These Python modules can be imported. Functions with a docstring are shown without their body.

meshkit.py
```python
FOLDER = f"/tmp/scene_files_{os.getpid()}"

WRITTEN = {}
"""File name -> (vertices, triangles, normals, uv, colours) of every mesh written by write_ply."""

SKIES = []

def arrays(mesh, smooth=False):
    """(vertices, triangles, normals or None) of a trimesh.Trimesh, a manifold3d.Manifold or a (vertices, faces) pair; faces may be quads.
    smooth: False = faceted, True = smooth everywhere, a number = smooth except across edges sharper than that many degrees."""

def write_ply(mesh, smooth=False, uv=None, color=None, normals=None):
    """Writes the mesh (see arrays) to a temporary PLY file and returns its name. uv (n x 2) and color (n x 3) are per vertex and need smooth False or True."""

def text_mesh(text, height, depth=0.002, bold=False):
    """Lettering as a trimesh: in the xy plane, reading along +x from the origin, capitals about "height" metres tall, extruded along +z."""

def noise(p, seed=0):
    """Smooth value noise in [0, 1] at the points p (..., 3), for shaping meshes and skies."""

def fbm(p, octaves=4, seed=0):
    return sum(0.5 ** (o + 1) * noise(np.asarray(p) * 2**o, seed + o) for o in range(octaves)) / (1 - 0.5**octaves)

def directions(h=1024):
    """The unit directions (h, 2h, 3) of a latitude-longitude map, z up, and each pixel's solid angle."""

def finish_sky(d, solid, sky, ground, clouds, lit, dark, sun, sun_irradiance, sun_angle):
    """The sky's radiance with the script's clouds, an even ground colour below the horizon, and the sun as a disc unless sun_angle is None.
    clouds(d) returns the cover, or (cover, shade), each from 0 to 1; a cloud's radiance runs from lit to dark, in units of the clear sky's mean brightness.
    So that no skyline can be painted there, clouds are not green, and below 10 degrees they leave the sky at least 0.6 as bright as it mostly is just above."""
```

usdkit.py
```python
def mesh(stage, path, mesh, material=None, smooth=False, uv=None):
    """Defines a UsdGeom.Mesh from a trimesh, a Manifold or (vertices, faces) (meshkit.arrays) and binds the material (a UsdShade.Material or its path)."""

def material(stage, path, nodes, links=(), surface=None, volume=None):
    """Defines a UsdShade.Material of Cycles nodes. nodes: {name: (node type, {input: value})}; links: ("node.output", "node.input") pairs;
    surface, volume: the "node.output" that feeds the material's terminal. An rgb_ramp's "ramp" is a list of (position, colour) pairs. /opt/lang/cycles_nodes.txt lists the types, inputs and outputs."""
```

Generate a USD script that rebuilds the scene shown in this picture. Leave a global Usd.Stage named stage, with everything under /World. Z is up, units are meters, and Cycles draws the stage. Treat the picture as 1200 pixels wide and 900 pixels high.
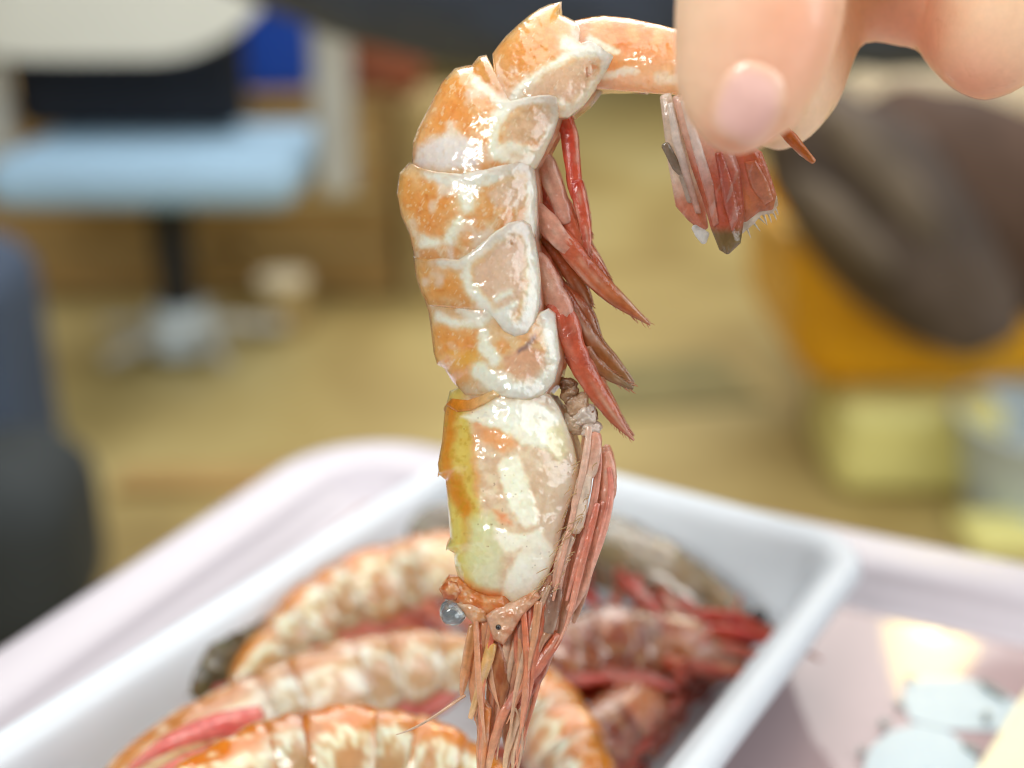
import math, random
import numpy as np
import trimesh
import usdkit, meshkit
import shapely
from shapely.geometry import Polygon, Point, LineString
from shapely.ops import unary_union
from scipy import ndimage
from scipy.spatial import Delaunay
from scipy.interpolate import CubicSpline
import manifold3d as m3
from pxr import Usd, UsdGeom, UsdLux, UsdShade, Gf, Sdf, Vt

rng = np.random.default_rng(7)
stage = Usd.Stage.CreateInMemory()
UsdGeom.SetStageUpAxis(stage, UsdGeom.Tokens.z)
UsdGeom.SetStageMetersPerUnit(stage, 1.0)
UsdGeom.Xform.Define(stage, '/World')

# ------------------------------------------------------------------ camera
F = 1450.0                                   # focal length over a 1200 wide picture
PITCH = math.radians(21.2)
EYE = np.array([0.0, 0.0, 0.873])            # camera height above the floor
FWD = np.array([0, math.cos(PITCH), -math.sin(PITCH)])
RIGHT = np.array([1.0, 0, 0])
UP = np.cross(RIGHT, FWD)
D0 = 0.16                                    # distance of the held prawn
K = D0 / F                                   # metres per photo pixel there
cam = UsdGeom.Camera.Define(stage, '/World/camera')
cam.CreateFocalLengthAttr(24.0)
cam.CreateHorizontalApertureAttr(24.0 * 1200 / F)
cam.CreateVerticalApertureAttr(24.0 * 900 / F)
cam.CreateFStopAttr(4.7)
cam.CreateFocusDistanceAttr(D0 - 0.004)
cam.CreateClippingRangeAttr(Gf.Vec2f(0.02, 200.0))
M = Gf.Matrix4d(*[float(x) for x in (*RIGHT, 0, *UP, 0, *(-FWD), 0, *EYE, 1)])
UsdGeom.Xformable(cam).AddTransformOp().Set(M)
cam.CreateExposureAttr(0.55)

# ------------------------------------------------------------------ lamps of the hall
def rect_light(name, pos, aim, w, h, intensity, color):
    l = UsdLux.RectLight.Define(stage, '/World/' + name)
    l.CreateWidthAttr(w); l.CreateHeightAttr(h); l.CreateIntensityAttr(intensity); l.CreateColorAttr(Gf.Vec3f(*color))
    l.CreateNormalizeAttr(False)
    z = np.array(pos, float) - np.array(aim, float); z /= np.linalg.norm(z)
    x = np.cross([0, 1.0, 0.01], z); x /= np.linalg.norm(x); y = np.cross(z, x)
    UsdGeom.Xformable(l).AddTransformOp().Set(Gf.Matrix4d(*[float(v) for v in (*x, 0, *y, 0, *z, 0, *pos, 1)]))
rect_light('ceiling_lamp', (0.3, 0.8, 3.0), (0.2, 0.8, 0), 3.2, 2.6, 1.7, (1.0, 0.995, 0.98))
rect_light('ceiling_lamp_001', (-1.2, -1.5, 2.5), (0.0, 0.2, 0.85), 1.3, 0.8, 14.0, (1.0, 0.975, 0.93))
rect_light('ceiling_lamp_002', (0.4, 3.8, 3.2), (0.2, 3.0, 0), 4.0, 2.4, 3.2, (1.0, 0.98, 0.93))

rect_light('open_side_light', (3.2, -0.9, 1.9), (0.0, 0.6, 0.7), 3.4, 2.2, 2.6, (0.97, 0.985, 1.0))

# ------------------------------------------------------------------ helpers
def lin(c):
    c = np.asarray(c, float) / 255.0
    return np.where(c <= 0.04045, c / 12.92, ((c + 0.055) / 1.055) ** 2.4)
def C(r, g, b):
    return tuple(float(x) for x in lin((r, g, b)))
def P(px, py, d=D0):
    """A point d metres in front of the camera plane."""
    return EYE + FWD * d + RIGHT * ((px - 600) * d / F) - UP * ((py - 450) * d / F)
def T(px, py, z):
    """Where the sight line meets the level z."""
    r = FWD + RIGHT * ((px - 600) / F) - UP * ((py - 450) / F)
    return EYE + r * ((z - EYE[2]) / r[2])
USED = {}
def free(path):
    n = USED.get(path, 0); USED[path] = n + 1
    return path if n == 0 else '%s_%03d' % (path, n)
def data(prim, **kw):
    for k, v in kw.items():
        if v: prim.SetCustomDataByKey(k, v)
class Thing:
    def __init__(self, name, loc, label, category, group=None):
        self.path = free('/World/' + name); self.loc = np.asarray(loc, float)
        x = UsdGeom.Xform.Define(stage, self.path); x.AddTranslateOp().Set(Gf.Vec3d(*map(float, loc)))
        self.prim = x.GetPrim(); data(self.prim, label=label, category=category, group=group)
def put(name, mesh, mat, parent=None, smooth=40, tint=None, parent_path=None, **kw):
    """ONE mesh prim; vertices are given in world coordinates."""
    if parent is not None:
        base = parent_path or parent.path; off = parent.loc
    else:
        base = '/World'; off = np.zeros(3)
    path = free(base + '/' + name)
    if isinstance(mesh, (tuple, list)):
        v, f = np.asarray(mesh[0], float), np.asarray(mesh[1], int)
        if f.shape[1] == 4: f = np.vstack([f[:, [0, 1, 2]], f[:, [0, 2, 3]]])
    else:
        v, f, _ = meshkit.arrays(mesh, False)
    if tint is not None: smooth = True
    p = usdkit.mesh(stage, path, (v - off, f), LOOK[mat], smooth=smooth)
    if tint is not None:
        UsdGeom.PrimvarsAPI(p).CreatePrimvar('tint', Sdf.ValueTypeNames.Color3fArray, 'vertex').Set(Vt.Vec3fArray.FromNumpy(np.broadcast_to(np.asarray(tint, np.float32), (len(v), 3)).copy()))
    data(p.GetPrim(), **kw)
    return path
def sm(a, b, x):
    t = np.clip((np.asarray(x, float) - a) / (b - a), 0, 1); return t * t * (3 - 2 * t)
def mixc(a, b, t):
    t = np.asarray(t)[..., None]; return np.asarray(a) * (1 - t) + np.asarray(b) * t

# ------------------------------------------------------------------ materials
LOOK = {}
def mat(name, nodes, links, surface='p.BSDF'):
    LOOK[name] = usdkit.material(stage, '/World/Looks/' + name, nodes, links, surface=surface)
def simple(name, col, rough=0.5, var=0.12, scale=20.0, bump=0.0, bscale=200.0, bdist=0.0005, detail=4, **kw):
    col = np.array(col)
    n = {'g': ('geometry', {}), 'n': ('noise_texture', {'scale': scale, 'detail': detail}),
         'r': ('rgb_ramp', {'ramp': [(0.25, tuple(col * (1 - var))), (0.75, tuple(np.minimum(col * (1 + var), 1)))]}),
         'p': ('principled_bsdf', {'roughness': rough, **kw})}
    l = [('g.position', 'n.vector'), ('n.fac', 'r.fac'), ('r.color', 'p.base_color')]
    if bump:
        n['bn'] = ('noise_texture', {'scale': bscale, 'detail': 3}); n['b'] = ('bump', {'strength': bump, 'distance': bdist})
        l += [('g.position', 'bn.vector'), ('bn.fac', 'b.height'), ('b.normal', 'p.normal')]
    mat(name, n, l)
def tinted(name, rough, coat, sss, sscale, bump, bscale, bdist, var=0.25, trans=0.0):
    n = {'g': ('geometry', {}), 'a': ('attribute', {'attribute': 'tint'}),
         'n': ('noise_texture', {'scale': 900.0, 'detail': 5, 'roughness': 0.6}),
         'r': ('rgb_ramp', {'ramp': [(0.3, (1 - var,) * 3), (0.7, (1.0 + 0.3 * var,) * 3)]}),
         'm': ('mix', {'mix_type': 'multiply', 'fac': 1.0}),
         'n2': ('noise_texture', {'scale': bscale, 'detail': 3}), 'b': ('bump', {'strength': bump, 'distance': bdist}),
         'rn': ('noise_texture', {'scale': 350.0, 'detail': 3}), 'rr': ('map_range', {'from_min': 0.35, 'from_max': 0.7, 'to_min': rough * 0.6, 'to_max': rough * 1.6}),
         'p': ('principled_bsdf', {'coat_weight': coat, 'coat_roughness': 0.06, 'subsurface_weight': sss, 'subsurface_scale': sscale, 'subsurface_radius': (1.0, 0.55, 0.35)})}
    l = [('g.position', 'n.vector'), ('n.fac', 'r.fac'), ('a.color', 'm.color1'), ('r.color', 'm.color2'), ('m.color', 'p.base_color'),
         ('g.position', 'n2.vector'), ('n2.fac', 'b.height'), ('b.normal', 'p.normal'), ('b.normal', 'p.coat_normal'),
         ('g.position', 'rn.vector'), ('rn.fac', 'rr.value'), ('rr.result', 'p.roughness')]
    if trans:
        n['t'] = ('translucent_bsdf', {}); n['mc'] = ('mix_closure', {'fac': trans})
        l += [('m.color', 't.color'), ('p.BSDF', 'mc.closure1'), ('t.BSDF', 'mc.closure2')]
        mat(name, n, l, 'mc.closure')
    else:
        mat(name, n, l)
tinted('wet_shell', 0.24, 0.8, 0.75, 0.003, 0.3, 800.0, 0.0003, var=0.09)
tinted('wet_limb', 0.25, 0.9, 0.3, 0.0012, 0.4, 1800.0, 0.0003, trans=0.4)
tinted('nail', 0.30, 0.15, 0.0, 0.003, 0.05, 500.0, 0.0001, var=0.03)
tinted('skin', 0.5, 0.05, 0.35, 0.003, 0.15, 700.0, 0.0002, var=0.05)
mat('clear_eye', {'p': ('principled_bsdf', {'base_color': (0.42, 0.47, 0.50), 'roughness': 0.08, 'coat_weight': 1.0, 'transmission_weight': 0.8, 'ior': 1.36})}, [])
simple('dark_eye', C(20, 18, 18), 0.12, 0.1, 300, coat_weight=1.0)
simple('clear_fin', C(214, 204, 192), 0.15, 0.15, 600, coat_weight=1.0, transmission_weight=0.45)
simple('foam', C(204, 212, 219), 0.42, 0.02, 80, 0.25, 1500, 0.0002, specular_ior_level=0.45)
simple('pink_plastic', C(186, 181, 189), 0.3, 0.02, 12, specular_ior_level=0.5)
simple('pink_floor', C(168, 147, 148), 0.05, 0.03, 14, 0.05, 120, 0.0003, specular_ior_level=0.4)
simple('pale_print', C(172, 189, 197), 0.3, 0.03, 60)
simple('dark_print', C(112, 120, 120), 0.35, 0.3, 400)
simple('cream_print', C(222, 216, 180), 0.3, 0.03, 60)
simple('navy_cloth', C(50, 60, 78), 0.9, 0.25, 30, 0.6, 60, 0.004, sheen_weight=0.2)
simple('chair_white', C(214, 218, 212), 0.4, 0.04, 6)
simple('chair_blue', C(154, 188, 214), 0.55, 0.08, 8)
simple('chair_black', C(20, 22, 28), 0.5, 0.2, 8)
simple('chair_navy', C(14, 20, 32), 0.8, 0.2, 8)
simple('metal_grey', C(176, 176, 168), 0.4, 0.08, 8)
simple('blue_box', C(0, 66, 170), 0.45, 0.06, 8)
simple('rust_bag', C(150, 84, 56), 0.8, 0.2, 10)
simple('brown_wood', C(166, 134, 80), 0.65, 0.22, 5)
simple('tan_card', C(168, 146, 96), 0.8, 0.12, 4)
simple('yellow_tub', C(234, 170, 12), 0.35, 0.05, 5)
simple('tub_rim', C(232, 184, 96), 0.35, 0.05, 5)
simple('dark_sack', C(84, 72, 64), 0.85, 0.75, 6, 0.6, 25, 0.01)
simple('sack_fold', C(104, 92, 78), 0.85, 0.3, 12)
simple('floor_mat', C(128, 118, 74), 0.8, 0.2, 8)
simple('brown_sack', C(78, 58, 46), 0.85, 0.3, 9)
simple('pale_yellow', C(226, 220, 140), 0.5, 0.05, 8)
simple('pale_blue', C(196, 210, 218), 0.4, 0.05, 8)
simple('cream_box', C(226, 214, 184), 0.6, 0.06, 8)
simple('bag_dark', C(38, 44, 46), 0.8, 0.25, 8)
simple('bag_blue', C(62, 76, 98), 0.8, 0.25, 8)
simple('table_wood', C(150, 120, 90), 0.5, 0.1, 8)
mat('lamp_glow', {'e': ('emission', {'color': (1.0, 0.84, 0.42), 'strength': 40.0})}, [], 'e.emission')
mat('lamp_shade_glow', {'e': ('emission', {'color': (1.0, 0.78, 0.30), 'strength': 15.0})}, [], 'e.emission')
mat('floor', {'g': ('geometry', {}), 'n': ('noise_texture', {'scale': 1.3, 'detail': 3, 'distortion': 0.6}),
              'r': ('rgb_ramp', {'ramp': [(0.3, C(136, 112, 60)), (0.5, C(170, 150, 94)), (0.7, C(184, 170, 118))]}),
              'p': ('principled_bsdf', {'roughness': 0.55})},
    [('g.position', 'n.vector'), ('n.fac', 'r.fac'), ('r.color', 'p.base_color')])

# ------------------------------------------------------------------ shape helpers
def frames(pts, hint):
    t = np.gradient(pts, axis=0); t /= np.linalg.norm(t, axis=1, keepdims=True) + 1e-12
    h = np.broadcast_to(hint, pts.shape)
    n = h - t * (h * t).sum(1, keepdims=True); n /= np.linalg.norm(n, axis=1, keepdims=True) + 1e-12
    return t, n, np.cross(t, n)
def resample(pts, n):
    pts = np.asarray(pts, float)
    if len(pts) == 2: return pts[0] + (pts[1] - pts[0]) * np.linspace(0, 1, n)[:, None]
    s = np.r_[0, np.cumsum(np.linalg.norm(np.diff(pts, axis=0), axis=1))]
    return CubicSpline(s, pts)(np.linspace(0, s[-1], n))
def sweep(pts, ra, rb, hint, sides=10, n=None):
    """A tube along pts with half axes ra (along hint) and rb; closed by end points."""
    if n: 
        k = np.linspace(0, 1, len(ra)) if np.ndim(ra) else None
        pts = resample(pts, n); x = np.linspace(0, 1, n)
        ra = np.interp(x, np.linspace(0, 1, np.size(ra)), np.atleast_1d(ra)); rb = np.interp(x, np.linspace(0, 1, np.size(rb)), np.atleast_1d(rb))
    pts = np.asarray(pts, float); n = len(pts)
    t, a, b = frames(pts, hint)
    ang = np.arange(sides) * 2 * np.pi / sides
    v = pts[:, None] + np.cos(ang)[None, :, None] * a[:, None] * ra[:, None, None] + np.sin(ang)[None, :, None] * b[:, None] * rb[:, None, None]
    v = np.vstack([v.reshape(-1, 3), pts[:1] - t[:1] * min(ra[0], rb[0]) * 0.5, pts[-1:] + t[-1:] * min(ra[-1], rb[-1]) * 0.5])
    f = []
    for i in range(n - 1):
        for j in range(sides):
            k = (j + 1) % sides
            f += [[i * sides + j, i * sides + k, (i + 1) * sides + k], [i * sides + j, (i + 1) * sides + k, (i + 1) * sides + j]]
    for j in range(sides):
        k = (j + 1) % sides
        f += [[n * sides, k, j], [n * sides + 1, (n - 1) * sides + j, (n - 1) * sides + k]]
    u = np.r_[np.repeat(np.linspace(0, 1, n), sides), 0, 1]
    return v, np.array(f)[:, ::-1] if False else np.array(f), u
def fix(v, f):
    m = trimesh.Trimesh(v, f, process=False); trimesh.repair.fix_normals(m); return np.array(m.vertices), np.array(m.faces)
def join(*ms):
    v, f, n = [], [], 0
    for m in ms:
        a, b = (m[0], m[1]) if isinstance(m, (tuple, list)) else (np.array(m.vertices), np.array(m.faces))
        v.append(a); f.append(np.asarray(b) + n); n += len(a)
    return np.vstack(v), np.vstack(f)
def G(px, py, Y):
    r = FWD + RIGHT * ((px - 600) / F) - UP * ((py - 450) / F)
    return EYE + r * ((Y - EYE[1]) / r[1])
def box(c, size, rz=0.0, r=0.0):
    """A box with rounded edges, standing on c."""
    sx, sy, sz = size
    if r:
        ss = []
        for x in (-1, 1):
            for y in (-1, 1):
                for z in (-1, 1):
                    ss.append(m3.Manifold.sphere(r, 16).translate((x * (sx / 2 - r), y * (sy / 2 - r), z * (sz / 2 - r))))
        m = m3.Manifold.batch_hull(ss)
    else:
        m = m3.Manifold.cube((sx, sy, sz), True)
    m = m.rotate((0, 0, math.degrees(rz))).translate((c[0], c[1], c[2] + sz / 2))
    return m
def round_ring(hx, hy, r, inset, n=12):
    r2 = max(r - inset, 0.0015); pts = []
    for cx, cy, a0 in ((1, 1, 0), (-1, 1, 90), (-1, -1, 180), (1, -1, 270)):
        for a in np.radians(np.linspace(a0, a0 + 90, n)):
            pts.append((cx * (hx - inset - r2) + r2 * math.cos(a), cy * (hy - inset - r2) + r2 * math.sin(a)))
    return np.array(pts)
def loft_dish(center, ux, uy, hx, hy, r, profile, n=12):
    """profile: (inset, z) from the outer under edge over the rim to the floor, closed with caps."""
    rings = []
    for ins, z in profile:
        q = round_ring(hx, hy, r, ins, n)
        rings.append(center[None] + q[:, :1] * ux + q[:, 1:] * uy + np.array([0, 0, z]))
    m = len(rings[0]); v = np.vstack(rings + [rings[0].mean(0)[None], rings[-1].mean(0)[None]]); f = []
    for i in range(len(rings) - 1):
        for j in range(m):
            k = (j + 1) % m
            f += [[i * m + j, i * m + k, (i + 1) * m + k], [i * m + j, (i + 1) * m + k, (i + 1) * m + j]]
    a, b = len(rings) * m, len(rings) * m + 1
    for j in range(m):
        k = (j + 1) % m
        f += [[a, k, j], [b, (len(rings) - 1) * m + j, (len(rings) - 1) * m + k]]
    return fix(v, np.array(f))
def cyl(c, r0, r1, h, n=28):
    v = []; f = []
    for z, r in ((0, r0), (h, r1)):
        for a in np.arange(n) * 2 * np.pi / n: v.append((c[0] + r * math.cos(a), c[1] + r * math.sin(a), c[2] + z))
    v += [(c[0], c[1], c[2]), (c[0], c[1], c[2] + h)]
    for j in range(n):
        k = (j + 1) % n
        f += [[j, k, n + k], [j, n + k, n + j], [2 * n, k, j], [2 * n + 1, n + j, n + k]]
    return np.array(v, float), np.array(f)

# ------------------------------------------------------------------ the setting: floor, table, tray
v, f = np.array([[-14, -6, 0], [14, -6, 0], [14, 26, 0], [-14, 26, 0]], float), np.array([[0, 1, 2, 3]])
put('floor', (v, f), 'floor', smooth=False, kind='structure')

Z_PINK = 0.7155                                # floor of the pink tray
Z_RIM = Z_PINK + 0.0085
AZ = math.radians(32.4)
U = np.array([math.sin(AZ), math.cos(AZ), 0]); V = np.array([math.cos(AZ), -math.sin(AZ), 0])
AZP = math.radians(25.3)
UP_, VP_ = np.array([math.sin(AZP), math.cos(AZP), 0]), np.array([math.cos(AZP), -math.sin(AZP), 0])
corner = np.array([-0.0535, 0.350, 0.0])
PW, PL = 0.34, 0.46
tray_c = corner + VP_ * PW / 2 - UP_ * PL / 2
t = Thing('serving_tray', (*tray_c[:2], Z_PINK - 0.006), 'wide pale pink plastic tray with broad rim under the white foam tray', 'tray')
put('tray_body', loft_dish(np.array([*tray_c[:2], 0.0]), VP_, UP_, PW / 2, PL / 2, 0.032,
    [(0.014, Z_PINK - 0.006), (0.004, Z_RIM - 0.008), (0.0, Z_RIM - 0.006), (0.0, Z_RIM - 0.0025), (0.0008, Z_RIM - 0.0008), (0.003, Z_RIM), (0.015, Z_RIM - 0.0006), (0.018, Z_RIM - 0.002), (0.0195, Z_RIM - 0.004), (0.0225, Z_PINK + 0.0035), (0.0245, Z_PINK + 0.002), (0.028, Z_PINK)]), 'pink_plastic', t, smooth=60)
put('tray_floor', loft_dish(np.array([*tray_c[:2], 0.0]), VP_, UP_, PW / 2, PL / 2, 0.032,
    [(0.0265, Z_PINK - 0.002), (0.0265, Z_PINK + 0.0004), (0.0275, Z_PINK + 0.0007), (0.029, Z_PINK + 0.0008)]), 'pink_floor', t, smooth=40)
TF = Z_PINK + 0.0009

tb = Thing('side_table', (tray_c[0], tray_c[1], 0), 'small wooden table hidden under the pink tray', 'table')
put('table_top', box((tray_c[0], tray_c[1], 0.695), (0.26, 0.36, 0.0195), -AZP, 0.004), 'table_wood', tb)
for sx in (-1, 1):
    for sy in (-1, 1):
        q = tray_c + VP_ * sx * 0.10 + UP_ * sy * 0.15
        put('leg', cyl((q[0], q[1], 0), 0.014, 0.018, 0.695), 'table_wood', tb)

# white foam tray
FZ = TF
FR = 0.746
A = T(540, 531, FR); B = T(1013, 634, FR)
FW = float(np.dot(B - A, V)); FL = 0.21
fc = B - V * FW / 2 - U * FL / 2
FLOOR = FR - 0.0225
t = Thing('foam_tray', (*fc[:2], FZ), 'white foam food tray full of prawns standing in the pink tray', 'tray')
put('tray_shell', loft_dish(np.array([*fc[:2], 0.0]), V, U, FW / 2 + 0.003, FL / 2 + 0.003, 0.016,
    [(0.013, FZ), (0.006, FR - 0.012), (0.0045, FR - 0.005), (0.001, FR - 0.0045), (0.0, FR - 0.003), (0.0004, FR - 0.0012), (0.0015, FR - 0.0002), (0.003, FR), (0.0046, FR - 0.0002), (0.0056, FR - 0.0012), (0.0066, FR - 0.0014), (0.0078, FR - 0.003), (0.0095, FR - 0.007), (0.0145, FLOOR + 0.003), (0.0165, FLOOR + 0.0008), (0.019, FLOOR)], 14), 'foam', t, smooth=50)

# flat prints on the tray's floor
def flat(poly, z, th=0.0004):
    m = trimesh.creation.extrude_polygon(poly, th, engine='earcut'); m.apply_translation((0, 0, z)); return m
def ground_poly(pix, z, smoothing=0.0):
    p = Polygon([tuple(T(x, y, z)[:2]) for x, y in pix])
    return p.buffer(smoothing).buffer(-2 * smoothing).buffer(smoothing) if smoothing else p
pr = Thing('printed_sheet', (*T(1090, 850, TF)[:2], TF), 'pale blue printed shapes with small dark marks on the pink tray floor', 'print')
put('pale_shape', flat(ground_poly([(1062, 800), (1085, 795), (1130, 797), (1165, 805), (1196, 828), (1186, 858), (1110, 856), (1066, 846), (1058, 822)], TF, 0.002), TF), 'pale_print', pr, smooth=30)
put('pale_shape', flat(ground_poly([(1020, 880), (1040, 862), (1075, 852), (1110, 860), (1135, 880), (1150, 905), (1140, 960), (1010, 960), (1012, 900)], TF, 0.002), TF + 0.0005), 'pale_print', pr, smooth=30)
for (x, y, rx, ry, an) in ((1066, 799, 4, 2.5, 0), (1053, 830, 5, 4, 30), (1036, 853, 7, 4, 20), (1009, 886, 5, 4, 60), (1163, 813, 20, 3.5, 32), (1155, 845, 5, 6, 0), (1138, 884, 13, 4, 32)):
    a = np.linspace(0, 2 * np.pi, 16, endpoint=False); ca, sa = math.cos(math.radians(an)), math.sin(math.radians(an))
    put('dark_mark', flat(ground_poly([(x + rx * math.cos(q) * ca - ry * math.sin(q) * sa, y + rx * math.cos(q) * sa + ry * math.sin(q) * ca) for q in a], TF), TF + 0.001), 'dark_print', pr, smooth=False)
cc = Thing('cream_card', (*T(1185, 890, TF)[:2], TF), 'cream card corner lying at the right edge of the pink tray', 'card')
put('card', flat(ground_poly([(1200, 822), (1148, 905), (1120, 960), (1260, 960), (1260, 760)], TF), TF + 0.0016, 0.0008), 'cream_print', cc, smooth=30)

# ------------------------------------------------------------------ the hall behind, out of focus
def at(px, d_ground):
    return None
# swivel chair
c = np.array([-0.672, 2.42, 0.0])
ch = Thing('swivel_chair', c, 'white backed swivel chair with pale blue seat and black column', 'chair')
def bent_panel(cx, cy, z0, z1, w, depth, th, round_=0.12, n=24):
    poly = Polygon([(-w / 2, 0), (w / 2, 0), (w / 2, z1 - z0), (-w / 2, z1 - z0)]).buffer(-round_).buffer(round_, 12)
    p2 = np.array(shapely.segmentize(poly, 0.03).exterior.coords)[:-1]
    gx, gz = np.meshgrid(np.arange(-w / 2, w / 2, 0.03), np.arange(0, z1 - z0, 0.03)); g = np.c_[gx.ravel(), gz.ravel()]
    g = g[shapely.contains_xy(poly.buffer(-0.012), g[:, 0], g[:, 1])]
    pts = np.vstack([p2, g]); d = Delaunay(pts).simplices; cen = pts[d].mean(1); d = d[shapely.contains_xy(poly, cen[:, 0], cen[:, 1])]
    y = depth * (1 - (2 * pts[:, 0] / w) ** 2)
    fr = np.c_[cx + pts[:, 0], cy + y - th / 2, z0 + pts[:, 1]]; bk = fr + [0, th, 0]; m = len(pts); e = len(p2)
    f = [*d.tolist(), *(d[:, ::-1] + m).tolist()]
    for i in range(e):
        j = (i + 1) % e; f += [[i, j, m + j], [i, m + j, m + i]]
    return fix(np.vstack([fr, bk]), np.array(f))
put('backrest', bent_panel(c[0] - 0.08, c[1] - 0.1, 0.615, 1.15, 0.74, -0.05, 0.03, 0.26), 'chair_white', ch)
put('lumbar_pad', box((c[0] - 0.09, c[1] + 0.10, 0.452), (0.46, 0.10, 0.30), 0, 0.04), 'chair_navy', ch)
put('seat', box((c[0], c[1], 0.355), (0.56, 0.46, 0.09), 0, 0.035), 'chair_blue', ch)
put('column', cyl((c[0] - 0.01, c[1], 0.10), 0.035, 0.045, 0.26), 'chair_black', ch)
put('foot_ring', cyl((c[0] - 0.01, c[1], 0.02), 0.075, 0.055, 0.09), 'pale_blue', ch)
for sx in (-1, 1):
    put('armrest', join(meshkit.arrays(box((c[0] + sx * 0.33, c[1] - 0.02, 0.34), (0.075, 0.06, 0.36), 0, 0.02))[:2], meshkit.arrays(box((c[0] + sx * 0.33, c[1] - 0.02, 0.702), (0.08, 0.28, 0.03), 0, 0.012))[:2]), 'metal_grey', ch)
for k in range(5):
    a = k * 2 * np.pi / 5 + 0.3; e = c + np.array([math.cos(a), math.sin(a), 0]) * 0.2
    v, f, _ = sweep([c + [0, 0, 0.07], e + [0, 0, 0.045]], np.array([0.02, 0.012]), np.array([0.02, 0.012]), (0, 0, 1), 8, 4)
    put('foot', (v, f), 'metal_grey', ch)
bb = Thing('blue_box', (-0.52, 2.9, 0.44), 'saturated blue box on the crate behind the swivel chair', 'box')
put('box_body', box((-0.545, 2.95, 0.475), (0.15, 0.13, 0.17), 0.2, 0.012), 'blue_box', bb)
put('box_lid', box((-0.545, 2.95, 0.6455), (0.16, 0.14, 0.02), 0.2, 0.008), 'blue_box', bb)
cr = Thing('wooden_crate', (-0.80, 3.05, 0), 'brown wooden crate on the floor behind the swivel chair', 'crate')
for i in range(4):
    put('board', box((-0.80, 2.83, 0.01 + i * 0.115), (1.05, 0.02, 0.105), 0, 0.004), 'brown_wood', cr)
put('crate_lid', box((-0.80, 3.05, 0.455), (1.06, 0.48, 0.02), 0, 0.004), 'brown_wood', cr)
for sx in (-1, 1): put('crate_side', box((-0.80 + sx * 0.51, 3.06, 0.01), (0.02, 0.42, 0.44), 0, 0.004), 'brown_wood', cr)
rb = Thing('rust_bag', (-0.27, 2.9, 0.455), 'rust red bag on the tan carton below the navy sleeve', 'bag')
put('bag_body', box((-0.30, 2.92, 0.456), (0.20, 0.14, 0.30), 0.1, 0.06), 'rust_bag', rb)
tc = Thing('tan_carton', (-0.22, 2.95, 0), 'tall tan carton on the floor under the rust red bag', 'carton')
put('carton_body', box((-0.13, 2.95, 0.002), (0.24, 0.30, 0.452), 0.0, 0.006), 'tan_card', tc)
# dark bag at the left edge
db = Thing('dark_bag', (-0.86, 1.45, 0), 'dark grey bag on the floor at the left edge beside the tray', 'bag')
bx_ = G(22, 640, 1.35)
put('bag_body', box((bx_[0] - 0.02, 1.38, 0.0), (0.20, 0.26, 0.255), 0.1, 0.08), 'bag_dark', db)
bx_ = G(2, 400, 1.74)
put('bag_top', box((bx_[0] - 0.04, 1.74, 0.02), (0.17, 0.24, 0.40), 0.0, 0.07), 'bag_blue', db)
# board on the floor
bd = Thing('floor_board', (-0.42, 1.85, 0), 'thin brown board lying on the tan floor left of the prawn', 'board')
put('plank', box((-0.40, 1.80, 0.001), (0.46, 0.07, 0.02), 0.04, 0.004), 'brown_wood', bd)
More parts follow.
